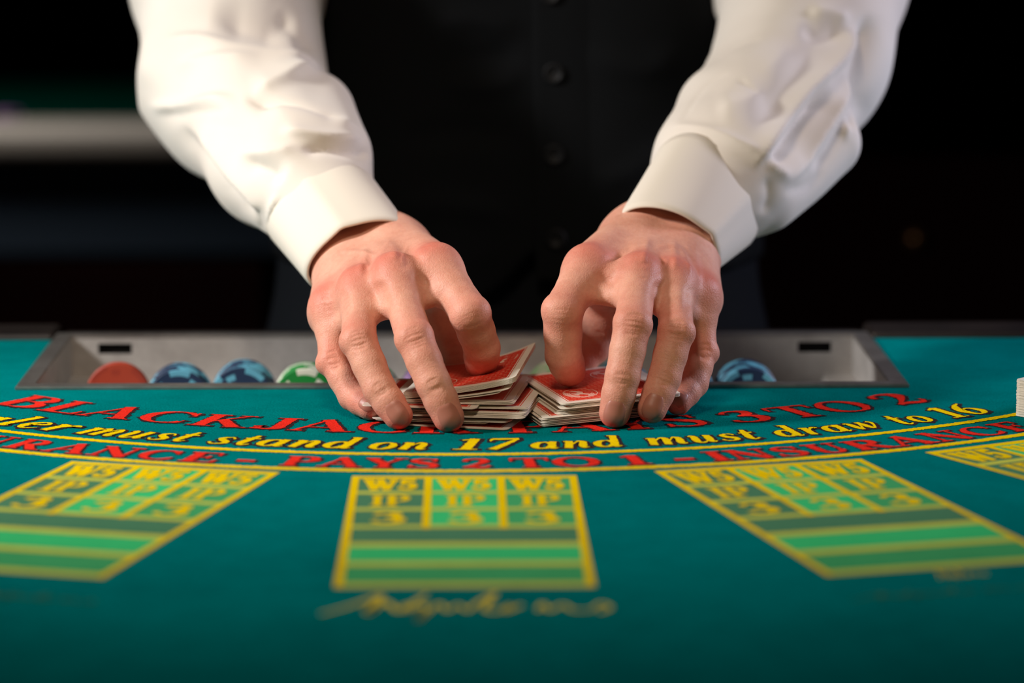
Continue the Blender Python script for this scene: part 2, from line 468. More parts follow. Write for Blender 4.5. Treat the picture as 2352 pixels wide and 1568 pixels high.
for t, a0, a1 in [('I', -36.6, -35.6), ('N', -35.4, -32.9), ('S', -32.7, -30.9), ('U', -30.6, -28.3), ('R', -27.9, -25.5), ('A', -25.1, -22.6), ('N', -22.2, -19.6), ('C', -19.2, -16.9), ('E', -16.5, -14.3), ('-', -13.3, -12.0), ('P', -10.5, -8.5), ('A', -8.2, -5.9), ('Y', -5.7, -3.4), ('S', -3.2, -1.4),
                  ('2', -0.1, 1.6), ('T', 2.7, 5.0), ('O', 5.2, 7.9), ('1', 9.2, 10.7), ('-', 12.2, 13.6), ('I', 14.4, 15.6), ('N', 15.8, 18.3), ('S', 18.6, 20.5), ('U', 20.9, 23.3), ('R', 23.6, 26.2), ('A', 26.4, 29.0), ('N', 29.3, 31.9), ('C', 32.2, 34.6), ('E', 35.0, 37.1)]:
    arc_word(t, 0.5225, 0.0245, a0, a1, 'red', name='red_letter', bold=0.02)
def arc_line(R, wd, name):
    vs, fs = [], []
    n = 900
    for i in range(n + 1):
        a = math.radians(-62 + 124 * i / n)
        for s in (-1, 1):
            r = R + s * wd / 2 + rng.normal(0, 0.00035)
            vs.append((r * math.sin(a), AC - r * math.cos(a), TZ + 0.0003))
        if i < n:
            b = 2 * i; fs.append((b, b + 1, b + 3, b + 2))
    up_faces(obj(name, vs, fs, M['yellow'], table))
arc_line(0.4865, 0.0058, 'yellow_arc_line')
arc_line(0.5300, 0.0062, 'yellow_arc_line')

# betting boxes: local x across, local y towards the player (0 at the dealer-side border)
YL = [-(PZ(1070, y)[1] - PZ(1070, 1093)[1]) for y in (1093, 1128, 1166, 1206, 1247, 1291, 1340)]
BW = 0.0548
def bet_box(ox, oy, ang):
    c, s = math.cos(ang), math.sin(ang)
    fm = lambda x, y: (ox + x * c + y * s, oy + x * s - y * c)     # y towards player
    def rect(x0, x1, y0, y1, mat, name, z):
        n = 24
        vs = [(*fm(x0, y0), TZ + z), (*fm(x1, y0), TZ + z), (*fm(x1, y1), TZ + z), (*fm(x0, y1), TZ + z)]
        return up_faces(obj(name, vs, [(0, 1, 2, 3)], M[mat], table))
    cx = [-BW, -BW + 2 * BW * 0.335, -BW + 2 * BW * 0.668, BW]
    for i, mname in enumerate(('boxdark', 'boxbright', 'boxmid')):
        rect(cx[i], cx[i + 1], YL[0], YL[3], mname, 'printed_cell_column', 0.00012)
        rect(-BW, BW, YL[3 + i], YL[4 + i], mname, 'printed_bar', 0.00012)
    for j, y in enumerate(YL):
        wy = 0.0062 if j in (0, 1, 2, 3) else 0.0085
        rect(-BW, BW, y - wy / 2, y + wy / 2, 'olive' if j else 'yellow', 'printed_rule', 0.00022)
    for i, x in enumerate(cx):
        y1 = YL[6] if i in (0, 3) else YL[3]
        rect(x - 0.0019, x + 0.0019, YL[0] - 0.003, y1 + 0.004, 'yellow', 'printed_rule', 0.0003)
    for i in range(3):
        for j, tx in enumerate(('W5', 'IP', '3')):
            W, ribs = layout(tx)
            hgt = (YL[j + 1] - YL[j]) * 0.62
            wd_ = (0.0245, 0.0185, 0.0155)[j]
            xm = (cx[i] + cx[i + 1]) / 2; yb = YL[j + 1] - (YL[j + 1] - YL[j]) * 0.19
            v, f = ribbon_mesh(ribs, lambda u, vv: fm(xm + (u / W - 0.5) * wd_, yb - vv * hgt), TZ + 0.0003, 0.13 if j == 0 else 0.05)
            up_faces(obj('printed_figure', v, f, M['yellow'], table))
bet_box(0.0005, PZ(1070, 1096)[1], 0.0)
bet_box(0.1526, -0.1116, math.radians(15.1))
bet_box(-0.1486, -0.1116, math.radians(-15.6))
bet_box(0.2925, -0.0510, math.radians(30.0))
bet_box(-0.2935, -0.0510, math.radians(-30.0))
# looping signature in front of each box
SIG = [[(0, .05, .02), (.1, .45, .03), (.2, .95, .04), (.17, .3, .06), (.16, .1, .05), (.22, .6, .04), (.27, .2, .04), (.36, 1.0, .03)],
       [(.27, .35, .03), (.31, .5, .03), (.29, .2, .035), (.34, .45, .03), (.36, .2, .03), (.33, -.3, .03), (.4, .5, .03), (.43, .2, .03), (.47, .45, .03), (.5, .2, .03), (.54, .6, .03), (.6, 1.05, .03), (.56, .3, .035), (.6, .15, .03), (.65, .45, .03), (.63, .15, .03), (.69, .45, .03)],
       [(.74, .2, .03), (.76, .5, .03), (.78, .2, .03), (.83, .45, .03), (.86, .2, .03), (.92, .2, .02), (.96, .5, .03), (.99, .3, .03), (.95, .1, .03)]]
def signature(ox, oy, ang, wd, hg, mat):
    c, s = math.cos(ang), math.sin(ang)
    ribs = []
    for p in SIG:
        q = crs([(a * 4.2, b, w_ * 2.3) for a, b, w_ in p], 8); ribs.append(q)
    fm = lambda u, v: (ox + (u / 4.2 - .5) * wd * c - v * hg * s, oy + (u / 4.2 - .5) * wd * s + v * hg * c)
    v, f = ribbon_mesh(ribs, fm, TZ + 0.0003)
    up_faces(obj('printed_signature', v, f, M[mat], table))
signature(0.0015, PZ(1070, 1412)[1], 0.0, 0.123, 0.036, 'script')
p = PZ(2215, 1322); signature(p[0], p[1] - 0.004, math.radians(15), 0.024, 0.016, 'yellow')
p = PZ(2170, 1366); signature(p[0], p[1], math.radians(15), 0.085, 0.01, 'scriptfaint')
p = PZ(60, 1378); signature(p[0], p[1], math.radians(-15), 0.06, 0.012, 'scriptfaint')

# ------------------------------------------------------------------ chip tray
tray = empty('chip_tray', 'grey metal chip tray sunk into the felt in front of the dealer', 'chip tray')
RW = 0.011
def ring_plate(x, y0, y1, rw, z0, z1):
    bm = bmesh.new()
    o = [(-x, y0), (x, y0), (x, y1), (-x, y1)]; i_ = [(-x + rw, y0 + rw), (x - rw, y0 + rw), (x - rw, y1 - rw), (-x + rw, y1 - rw)]
    V = {}
    for k_, z in (('b', z0), ('t', z1)):
        for nm, P in (('o', o), ('i', i_)):
            V[nm + k_] = [bm.verts.new((a, b, TZ + z)) for a, b in P]
    for j in range(4):
        n = (j + 1) % 4
        bm.faces.new((V['ot'][j], V['ot'][n], V['it'][n], V['it'][j]))
        bm.faces.new((V['ob'][n], V['ob'][j], V['ib'][j], V['ib'][n]))
        bm.faces.new((V['ob'][j], V['ob'][n], V['ot'][n], V['ot'][j]))
        bm.faces.new((V['it'][j], V['it'][n], V['ib'][n], V['ib'][j]))
    bmesh.ops.bevel(bm, geom=[e for e in bm.edges if all(abs(v.co.z - TZ - z1) < 1e-6 for v in e.verts)], offset=0.0006, segments=2, affect='EDGES')
    return bm
bmobj('rim', ring_plate(TX, TY0, TY1, RW, 0.0003, 0.0022), M['steel'], tray)
IX, IY0, IY1, DZ = TX - RW, TY0 + RW, TY1 - RW, -0.050
# back wall with four slots, built of pieces around the openings
SLX = [float(PY(x, 800, IY1)[0]) for x in (264, 807, 1350, 1871)]
zt, zb = float(PY(1176, 786.5, IY1)[2]) - TZ, float(PY(1176, 811, IY1)[2]) - TZ
bmw = bmesh.new()
def addbox(bm, lo, hi):
    r = bmesh.ops.create_cube(bm, size=1)['verts']
    for v in r:
        for k_ in range(3):
            v.co[k_] = lo[k_] + (v.co[k_] + 0.5) * (hi[k_] - lo[k_])
yw0, yw1 = IY1, IY1 + 0.0015
addbox(bmw, (-IX, yw0, TZ + DZ), (IX, yw1, TZ + zb))
addbox(bmw, (-IX, yw0, TZ + zt), (IX, yw1, TZ + 0.0004))
xs = [-IX] + [v for c_ in SLX for v in (c_ - 0.0108, c_ + 0.0108)] + [IX]
for i in range(0, len(xs), 2):
    addbox(bmw, (xs[i], yw0, TZ + zb), (xs[i + 1], yw1, TZ + zt))
bmobj('back_wall', bmw, M['tray_in'], tray)
for c_ in SLX:
    box('slot', (c_ - 0.0112, IY1 + 0.0045, TZ + zb - 0.002), (c_ + 0.0112, IY1 + 0.005, TZ + zt + 0.001), M['black'], tray)
box('front_wall', (-IX, IY0 - 0.0015, TZ + DZ), (IX, IY0, TZ + 0.0004), M['tray_in'], tray)
box('side_wall', (-IX - 0.0015, IY0, TZ + DZ), (-IX, IY1, TZ + 0.0004), M['tray_in'], tray)
box('side_wall', (IX, IY0, TZ + DZ), (IX + 0.0015, IY1, TZ + 0.0004), M['tray_in'], tray)
TPX = [261 + 146 * i for i in range(12)]
TUBX = [float(PY(x, 880, 0.185)[0]) for x in TPX]
TR = 0.0201
CZ = -0.0194
vs, fs = [], []
prof = []
for c_ in TUBX:
    for j in range(11):
        a = math.pi + math.pi * (0.06 + 0.88 * j / 10)
        prof.append((c_ + TR * math.cos(a), CZ + TR * math.sin(a) - 0.0006))
prof = [(-IX, prof[0][1])] + prof + [(IX, prof[-1][1])]
for y in (IY0, IY1):
    vs += [(x, y, TZ + z) for x, z in prof]
n = len(prof)
for i in range(n - 1):
    fs.append((i, i + 1, n + i + 1, n + i))
obj('tube_floor', vs, fs, M['tray_in'], tray, smooth=False)

# ------------------------------------------------------------------ chips
def chip_mesh(name, base, spot, spot2, inlay, ns=8):
    """poker chip standing on edge, axis along y, face towards -y; 0 base, 1 edge spots, 2 inlay"""
    R, Th, N = 0.0195, 0.0033, 64
    vs, fs, fm = [], [], []
    rad = [R - 0.0006, R]
    def ringv(r, y):
        b = len(vs)
        vs.extend([(r * math.cos(2 * math.pi * i / N), y, r * math.sin(2 * math.pi * i / N)) for i in range(N)])
        return b
    h = Th / 2
    rings = []
    for sgn in (-1, 1):
        rings.append([ringv(r, sgn * h) for r in (0.0001, 0.0095, 0.0098, 0.0125, 0.0160, R - 0.0005)])
    e0, e1 = ringv(R, -h + 0.0005), ringv(R, h - 0.0005)
    def band(a, b, f, mat):
        for i in range(N):
            j = (i + 1) % N
            q = (a + i, a + j, b + j, b + i)
            fs.append(q if f else q[::-1]); fm.append(mat(i))
    big = lambda i: 1 if (i % 16) < 7 else 0          # edge spots
    small = lambda i: 1 if ((i + 5) % 16) in (0, 1, 2, 3) else 0
    for s, rg in enumerate(rings):
        f = (s == 1)
        band(rg[0], rg[1], f, lambda i: 2); band(rg[1], rg[2], f, lambda i: 0)
        band(rg[2], rg[3], f, lambda i: 0); band(rg[3], rg[4], f, small); band(rg[4], rg[5], f, big)
    band(rings[0][5], e0, False, big); band(e0, e1, False, big); band(e1, rings[1][5], False, big)
    me = bpy.data.meshes.new(name)
    me.from_pydata(vs, [], fs)
    for m_ in (base, spot, inlay):
        me.materials.append(m_)
    me.polygons.foreach_set('material_index', np.array(fm, dtype=np.int32))
    me.update()
    bm = bmesh.new(); bm.from_mesh(me); bmesh.ops.recalc_face_normals(bm, faces=bm.faces[:]); bm.to_mesh(me); bm.free()
    return me
def clay(name, c):
    k = NT(name, c, 0.55); k.bump(k.noise(900, 2), 0.1, 0.0003)
    k.base(k.mix(k.noise(300, 3), tuple(v * 0.85 for v in c[:3]) + (1,), c)); return k.m
k = NT('chip_inlay_paper', srgb(214, 200, 180), 0.5)
k.base(k.ramp(k.noise(260, 2), [(0.42, srgb(220, 206, 190)), (0.52, srgb(196, 120, 96)), (0.6, srgb(224, 212, 196))])); INL = k.m
C_ = {'orange': clay('orange_clay', srgb(164, 56, 30)), 'navy': clay('navy_clay', srgb(16, 44, 78)), 'sky': clay('sky_blue_clay', srgb(92, 168, 196)),
      'green': clay('green_clay', srgb(0, 132, 50)), 'white': clay('white_clay', srgb(222, 226, 210)), 'purple': clay('purple_clay', srgb(92, 38, 110)),
      'lilac': clay('lilac_clay', srgb(150, 110, 160)), 'mint': clay('mint_clay', srgb(170, 220, 170)), 'orange2': clay('orange_spot_clay', srgb(152, 48, 26))}
CM = {'orange': chip_mesh('orange_chip', C_['orange'], C_['orange2'], 0, C_['orange']), 'blue': chip_mesh('blue_chip', C_['navy'], C_['sky'], 0, INL),
      'green': chip_mesh('green_chip', C_['green'], C_['white'], 0, INL), 'purple': chip_mesh('purple_chip', C_['purple'], C_['lilac'], 0, INL),
      'mint': chip_mesh('mint_chip', C_['mint'], C_['white'], 0, INL)}
stacks = [(0, 'orange', 3, 0.207, 'plain orange chip at the end of the tray'), (1, 'blue', 9, 0.184, 'navy and sky blue chip in the stack next to the orange chips'),
          (2, 'blue', 10, 0.192, 'navy and sky blue chip in the stack next to the green chips'), (3, 'green', 9, 0.185, 'green and white chip in the stack beside the blue stacks'),
          (4, 'green', 9, 0.188, 'green and white chip in the stack behind the fingers, beside the purple chips'), (5, 'purple', 10, 0.190, 'purple chip in the stack beside the green chips'),
          (6, 'purple', 10, 0.190, 'purple chip in the stack beside the mint chips'), (7, 'mint', 10, 0.188, 'pale mint green chip in the stack between purple and blue chips'),
          (8, 'blue', 9, 0.192, 'navy and sky blue chip in the stack next to the mint chips'), (9, 'blue', 10, 0.192, 'navy and sky blue chip in the short second stack from the empty tube'),
          (10, 'blue', 11, 0.184, 'navy and sky blue chip in the stack beside the empty end tube')]
for ti, kind, n, y0, lab in stacks:
    for i in range(n):
        o = bpy.data.objects.new(kind + '_chip', CM[kind]); COL.objects.link(o)
        lean = math.radians(-5)
        o.location = (TUBX[ti] + rng.normal(0, 0.0003), y0 + i * 0.0034, TZ + CZ + abs(rng.normal(0, 0.0002)))
        o.rotation_euler = (lean + rng.normal(0, 0.006), 0, 0)
        o.rotation_euler.rotate_axis('Y', rng.uniform(0, 6.28) if i else {1: 1.96, 2: 2.4, 3: 2.0}.get(ti, 1.2))
        lb = lab if i else lab.replace(' chip ', ' front chip ', 1)
        tag(o, lb, 'poker chip', lab.replace(' chip ', ' chips ', 1))

# ------------------------------------------------------------------ cards
CW, CL, CT = 0.0635, 0.0889, 0.00030
k = NT('card_stock', srgb(236, 228, 212), 0.5); M['stock'] = k.m
k.p.inputs['Subsurface Weight'].default_value = 0.0
k = NT('red_card_back', srgb(190, 40, 28), 0.35)
sx = k.n('ShaderNodeSeparateXYZ'); k.l(k.coord(), sx.inputs[0])
ax_ = k.math('SUBTRACT', CW / 2, k.math('ABSOLUTE', sx.outputs[0]))
ay_ = k.math('SUBTRACT', CL / 2, k.math('ABSOLUTE', k.math('SUBTRACT', sx.outputs[1], CL / 2)))
dd = k.math('MINIMUM', ax_, ay_)
inner = k.math('GREATER_THAN', dd, 0.0056)
line = k.math('MULTIPLY', k.math('GREATER_THAN', dd, 0.0044), k.math('LESS_THAN', dd, 0.0050))
redm = k.math('ADD', inner, line, True)
u_ = k.math('ADD', k.math('MULTIPLY', sx.outputs[0], 2200.0), k.math('MULTIPLY', k.math('SINE', k.math('MULTIPLY', sx.outputs[1], 2400.0)), 1.1))
v_w = k.math('ADD', k.math('MULTIPLY', sx.outputs[1], 1500.0), k.math('MULTIPLY', sx.outputs[0], 900.0))
lat = k.math('MULTIPLY', k.math('GREATER_THAN', k.math('SINE', v_w), 0.62), k.math('GREATER_THAN', k.math('SINE', u_), -0.35))
c1 = k.mix(lat, srgb(216, 54, 36), srgb(236, 144, 118))
k.base(k.mix(redm, srgb(236, 228, 212), c1)); M['cardback'] = k.m
def card_mesh(name, bend=None, cols=2):
    """local x across, y away from the front edge, z up; origin front-middle of the bottom face"""
    r = 0.0035
    rows = [0, r * 0.12, r * 0.4, r] + [r + (CL - 2 * r) * i / 6 for i in range(1, 6)] + [CL - r, CL - r * 0.4, CL - r * 0.12, CL]
    vs, fs, fm = [], [], []
    nr = len(rows); nc = cols + 1
    for z in (0, CT):
        for y in rows:
            d = r - min(y, CL - y)
            hw = CW / 2 - (r - math.sqrt(max(0, r * r - d * d)) if d > 0 else 0)
            for j in range(nc):
                x = -hw + 2 * hw * j / cols
                vs.append((x, y, z + (bend(x, y) if bend else 0)))
    n0 = nr * nc
    for i in range(nr - 1):
        for j in range(cols):
            a = i * nc + j
            fs.append((a, a + nc, a + nc + 1, a + 1)); fm.append(0)
            fs.append((n0 + a, n0 + a + 1, n0 + a + nc + 1, n0 + a + nc)); fm.append(1)
    edge = [j for j in range(nc)] + [i * nc + cols for i in range(1, nr)] + [(nr - 1) * nc + j for j in range(cols - 1, -1, -1)] + [i * nc for i in range(nr - 2, 0, -1)]
    for a, b in zip(edge, edge[1:] + edge[:1]):
        fs.append((a, b, n0 + b, n0 + a)); fm.append(0)
    me = bpy.data.meshes.new(name)
    me.from_pydata(vs, [], fs)
    me.materials.append(M['stock']); me.materials.append(M['cardback'])
    me.polygons.foreach_set('material_index', np.array(fm, dtype=np.int32)); me.update()
    return me
FLAT = card_mesh('flat_card')
M['pip'] = NT('red_pip_print', srgb(200, 30, 26), 0.5).m
def place_card(me, A, B, lift, label, group, z0=None):
    """A, B: front-left and front-right corners (world), lift: rise of the back edge"""
    A, B = Vector(A), Vector(B)
    ex = (B - A).normalized()
    h = Vector((-ex.y, ex.x, 0)).normalized()
    ey = (h * math.sqrt(max(1e-6, CL * CL - lift * lift)) + Vector((0, 0, lift))).normalized()
    ez = ex.cross(ey).normalized(); ey = ez.cross(ex).normalized()
    mid = (A + B) / 2
    o = bpy.data.objects.new('playing_card', me); COL.objects.link(o)
    mt = Matrix((ex, ey, ez)).transposed().to_4x4(); mt.translation = mid
    o.matrix_world = mt
    return tag(o, label, 'playing card', group)
def emblem(card, bend=None):
    Wm = NT('card_emblem_print', srgb(240, 200, 180), 0.4).m if 'emb' not in M else M['emb']
    M['emb'] = Wm
    bf = bend or (lambda x, y: 0)
    for (cx, cy, rot) in ((-0.0145, 0.0235, 0), (0.0145, CL - 0.0235, math.pi)):
        ribs = []
        a_, b_ = 0.0093, 0.0118
        ribs.append(np.array([(a_ * math.cos(t), b_ * math.sin(t), 0.0005) for t in np.linspace(0, 2 * math.pi, 40)]))
        for s_, a0, a1 in ((.9, 150, 320), (.78, 155, 250), (.66, 160, 245), (.78, 285, 335), (.66, 290, 340)):
            ribs.append(np.array([(a_ * s_ * math.cos(t), b_ * s_ * math.sin(t), 0.0008) for t in np.radians(np.linspace(a0, a1, 16))]))
        blob = crs([(-.0046, .006, .0012), (-.0014, .005, .0034), (.0006, .002, .003), (-.001, -.001, .0036), (.0012, -.003, .0026), (.0035, -.0055, .0014)], 6)
        ribs.append(blob)
        ribs.append(crs([(-.005, .001, .001), (-.003, -.0015, .0022), (-.0022, -.0045, .0014)], 6))
        vs, fs = [], []
        c, s = math.cos(rot), math.sin(rot)
        for r in ribs:
            p, wd = r[:, :2], r[:, 2]
            tg = np.gradient(p, axis=0); tg /= np.linalg.norm(tg, axis=1)[:, None] + 1e-9
            nm = np.c_[-tg[:, 1], tg[:, 0]]
            b = len(vs); n = len(p)
            for q in list(p + nm * wd[:, None] / 2) + list(p - nm * wd[:, None] / 2):
                x, y = cx + q[0] * c - q[1] * s, cy + q[0] * s + q[1] * c
                vs.append((x, y, CT + 0.00004 + bf(x, y)))
            fs += [(b + i, b + n + i, b + n + i + 1, b + i + 1) for i in range(n - 1)]
        up_faces(obj('printed_emblem', vs, fs, Wm, card))
def pack_card(pxA, zA, dz, rot, lift, me, lab, grp):
    """front-left corner seen at pixel pxA at height zA; rot>0 turns the right end away; dz rise to the right end"""
    A = PZ(pxA[0], pxA[1], zA)
    L = math.sqrt(CW * CW - dz * dz)
    B = A + np.array([L * math.cos(rot), L * math.sin(rot), dz])
    return place_card(me, A, B, lift, lab, grp)
rd = math.radians
GL, GR = 'cards of the fanned half pack', 'cards of the neat half pack'
LL = 'red-backed playing card in the fanned half pack under the card with the lifted corner'
LR = 'red-backed playing card in the neat half pack under the card with two white emblems'
bendL = lambda x, y: 0.0055 * max(0, (x / CW + 0.5)) ** 3 * (0.6 + 0.9 * y / CL)
MBL = card_mesh('bent_card', bendL, 8)
bendC = lambda x, y: -0.0045 * max(0, 0.55 - (x / CW + 0.5)) ** 1.6 * 2.2
MBC = card_mesh('curved_card', bendC, 8)
# left half pack: (front-left x, y px), height, rise to the right, rotation, lift
def left_card(xr, yr, z, dz=0.0, rot=-10, lift=0.0, me=FLAT, lab=LL):
    # given the front-RIGHT corner in pixels
    B = PZ(xr, yr, z) + np.array([0.0, 0.005, 0.0]); r = rd(rot); L = math.sqrt(CW * CW - dz * dz)
    A = B - np.array([L * math.cos(r), L * math.sin(r), dz])
    return place_card(me, A, B, lift, lab, GL)
left_card(1166, 992, 0.0004, 0, -15, lab='lowest red-backed playing card of the fanned half pack, lying on the felt')
for i, (xr, yr, z, rt) in enumerate([(1168, 975, .0036, -11), (1172, 973, .0041, -12), (1204, 966, .0062, -10), (1206, 962, .0067, -9), (1202, 959, .0073, -11), (1206, 955, .0079, -10),
                                     (1214, 944, .0096, -8), (1212, 941, .0101, -9), (1180, 933, .0120, -7), (1182, 930, .0126, -8), (1176, 927, .0132, -8)]):
    left_card(xr, yr, z, 0.0004 * (i > 6), rt)
for i, (xr, yr, z, dz, rt) in enumerate([(1150, 920, .0152, .0035, -9), (1172, 911, .0174, .0050, -9)]):
    left_card(xr, yr, z, dz, rt, 0, MBL)
for i in range(6):
    c_ = left_card(1186, 895 - i * 2.1, .0210 + i * .00048, .0075, -9, 0.0005, MBL, LL if i < 5 else 'red-backed playing card lying topmost on the pack with its corner lifted')
    if i == 5:
        emblem(c_, bendL)
left_card(1092, 944, .0110, 0, -10)
left_card(1112, 975, .0028, 0, -12); left_card(1118, 978, .0022, 0, -12)
# right half pack
def right_card(xa, ya, z, dz=0.0, rot=14, lift=0.0, me=FLAT, lab=LR):
    return pack_card((xa, ya), z, dz, rd(rot), lift, me, lab, GR)
for i in range(6):
    right_card(1243 + 1.5 * i * (i % 2), 980 - 3.6 * i, .0007 + i * .00085, .0035, 13 + .5 * (i % 3), .001, lab=LR if i else 'lowest red-backed playing card of the neat half pack, one corner on the felt')
for i, (xa, ya, z) in enumerate([(1279, 953, .0060), (1283, 949, .0066), (1281, 945, .0073)]):
    right_card(xa, ya, z, .0035, 14, .001)
right_card(1286, 942, .0082, .0034, 14, .001, MBC); right_card(1288, 938, .0090, .0034, 14, .001, MBC)
for i in range(6):
    c_ = right_card(1290 + (22 if i in (1, 2, 3) else 0) + 0.5 * i, 941 - 2.4 * i - (1.5 if i in (1, 2, 3) else 0), .0095 + i * .00052, .0036, 14 + .2 * i, .001, FLAT,
                    LR if i < 5 else 'red-backed playing card topmost on the pack, flat with two white emblems')
    if i == 5:
        emblem(c_)
# squared deck at the edge of the photo
FACE = card_mesh('face_up_card')
FACE.materials.clear(); FACE.materials.append(M['stock']); FACE.materials.append(M['stock'])
dk = PZ(2324, 955)
for i in range(66):
    r = rd(-44 + rng.normal(0, 0.25))
    A = dk + np.array([rng.normal(0, .00012) + 0.001, rng.normal(0, .00012), .0003 + i * .00031])
    B = A + np.array([CW * math.cos(r), CW * math.sin(r), 0])
    c_ = place_card(FACE, A, B, 0, 'playing card in the squared deck standing alone on the felt' if i < 65 else 'top card of the squared deck, white with a red mark', 'cards of the squared deck')
    if i == 65:
        for (x, y, s_) in ((-.0262, .0145, .0022), (-.0262, .0075, .0016), (.0, .0445, .006)):
            obj('printed_diamond', [(x, y - s_ * 1.3, CT + .00004), (x + s_, y, CT + .00004), (x, y + s_ * 1.3, CT + .00004), (x - s_, y, CT + .00004)], [(0, 1, 2, 3)], M['pip'], c_)
# ------------------------------------------------------------------ implicit surfaces for the dealer
def rcone(p, a, b, ra, rb):
    """rounded cone (Quilez), vectorised"""
    ba = b - a
    l2 = ba @ ba
    rr = ra - rb
    a2 = l2 - rr * rr
    il2 = 1.0 / l2
    pa = p - a
    y = pa @ ba
    z = y - l2
    xv = pa * l2 - y[:, None] * ba
    x2 = (xv * xv).sum(1)
    y2 = y * y * l2
    z2 = z * z * l2
    kk = np.sign(rr) * rr * rr * x2
    d = (np.sqrt(np.maximum(x2 * a2 * il2, 0)) + y * rr) * il2 - ra
    m1 = np.sign(z) * a2 * z2 > kk
    m2 = (~m1) & (np.sign(y) * a2 * y2 < kk)
    d[m1] = (np.sqrt(x2 + z2) * il2 - rb)[m1]
    d[m2] = (np.sqrt(x2 + y2) * il2 - ra)[m2]
    return d
def ellips(p, c, axes, r):
    q = (p - c) @ np.asarray(axes).T
    r = np.asarray(r)
    k0 = np.sqrt(((q / r) ** 2).sum(1)) + 1e-9
    k1 = np.sqrt(((q / (r * r)) ** 2).sum(1)) + 1e-9
    return k0 * (k0 - 1.0) / k1
def smin(a, b, k):
    h = np.maximum(k - np.abs(a - b), 0) / k
    return np.minimum(a, b) - h * h * k * 0.25
def grad(f, p, e=2e-4):
    k0 = np.array([[1, -1, -1], [-1, -1, 1], [-1, 1, -1], [1, 1, 1]], float)
    g = np.zeros_like(p)
    for k_ in k0:
        g += k_ * f(p + e * k_)[:, None]
    return g / (np.linalg.norm(g, axis=1)[:, None] + 1e-12)
def polygonise(f, lo, hi, h):
    """surface nets on a sparse narrow band; returns verts, quads"""
    lo = np.asarray(lo, float); hi = np.asarray(hi, float)
    H = 4 * h
    nc = np.ceil((hi - lo) / H).astype(int) + 1
    gi = np.stack(np.meshgrid(*[np.arange(n) for n in nc], indexing='ij'), -1).reshape(-1, 3)
    dc = f(lo + (gi + 0.5) * H)
    act = gi[np.abs(dc) < H * 1.25]
    nf = nc * 4 + 1
    D = np.full(tuple(nf), 9.0, dtype=np.float32)
    # inside fill for non active coarse cells
    sgn = np.where(dc < 0, -9.0, 9.0).reshape(tuple(nc))
    D[:-1, :-1, :-1] = np.repeat(np.repeat(np.repeat(sgn, 4, 0), 4, 1), 4, 2)
    off = np.stack(np.meshgrid(*[np.arange(5)] * 3, indexing='ij'), -1).reshape(-1, 3)
    fp_ = (act[:, None, :] * 4 + off[None]).reshape(-1, 3)
    key = (fp_[:, 0] * nf[1] + fp_[:, 1]) * nf[2] + fp_[:, 2]
    key = np.unique(key)
    fi = np.stack([key // (nf[1] * nf[2]), (key // nf[2]) % nf[1], key % nf[2]], -1)
    vals = np.concatenate([f(lo + c * h) for c in np.array_split(fi, max(1, len(fi) // 200000))])
    D[fi[:, 0], fi[:, 1], fi[:, 2]] = vals
    neg = D < 0
    cs = np.zeros(tuple(nf - 1), dtype=np.int8)
    for dx in (0, 1):
        for dy in (0, 1):
            for dz in (0, 1):
                cs += neg[dx:nf[0] - 1 + dx, dy:nf[1] - 1 + dy, dz:nf[2] - 1 + dz]
    cells = np.argwhere((cs > 0) & (cs < 8))
    idx = np.full(tuple(nf - 1), -1, dtype=np.int32)
    idx[cells[:, 0], cells[:, 1], cells[:, 2]] = np.arange(len(cells))
    cor = np.array([(a, b, c) for a in (0, 1) for b in (0, 1) for c in (0, 1)])
    ed = [(i, j) for i in range(8) for j in range(i + 1, 8) if np.abs(cor[i] - cor[j]).sum() == 1]
    cv = np.stack([D[cells[:, 0] + a, cells[:, 1] + b, cells[:, 2] + c] for a, b, c in cor], 1)
    acc = np.zeros((len(cells), 3)); cnt = np.zeros(len(cells))
    for i, j in ed:
        a, b = cv[:, i], cv[:, j]
        m = (a < 0) != (b < 0)
        t = np.where(m, a / np.where(m, a - b, 1), 0)[:, None]
        acc += np.where(m[:, None], cor[i] + (cor[j] - cor[i]) * t, 0); cnt += m
    V = lo + (cells + acc / cnt[:, None]) * h
    Q = []
    for ax in range(3):
        u, v = (ax + 1) % 3, (ax + 2) % 3
        sl0 = [slice(1, n - 1) for n in nf]; sl0[ax] = slice(0, nf[ax] - 1)
        sl1 = list(sl0); sl1[ax] = slice(1, nf[ax])
        ch = neg[tuple(sl0)] != neg[tuple(sl1)]
        e = np.argwhere(ch)
        st = np.array([1, 1, 1]); st[ax] = 0
        e = e + st
        ins = neg[e[:, 0], e[:, 1], e[:, 2]]
        def at(du, dv):
            q = e.copy(); q[:, u] -= du; q[:, v] -= dv
            return idx[q[:, 0], q[:, 1], q[:, 2]]
        q4 = np.stack([at(1, 1), at(0, 1), at(0, 0), at(1, 0)], 1)
        q4[~ins] = q4[~ins][:, ::-1]
        Q.append(q4)
    Q = np.concatenate(Q)
    Q = Q[(Q >= 0).all(1)]
    for _ in range(3):
        V -= np.clip(f(V), -h, h)[:, None] * grad(f, V, h * 0.25)
    return V, Q
def vnormals(V, Q):
    n = np.cross(V[Q[:, 2]] - V[Q[:, 0]], V[Q[:, 3]] - V[Q[:, 1]])
    N = np.zeros_like(V)
    for i in range(4):
        np.add.at(N, Q[:, i], n)
    return N / (np.linalg.norm(N, axis=1)[:, None] + 1e-12)
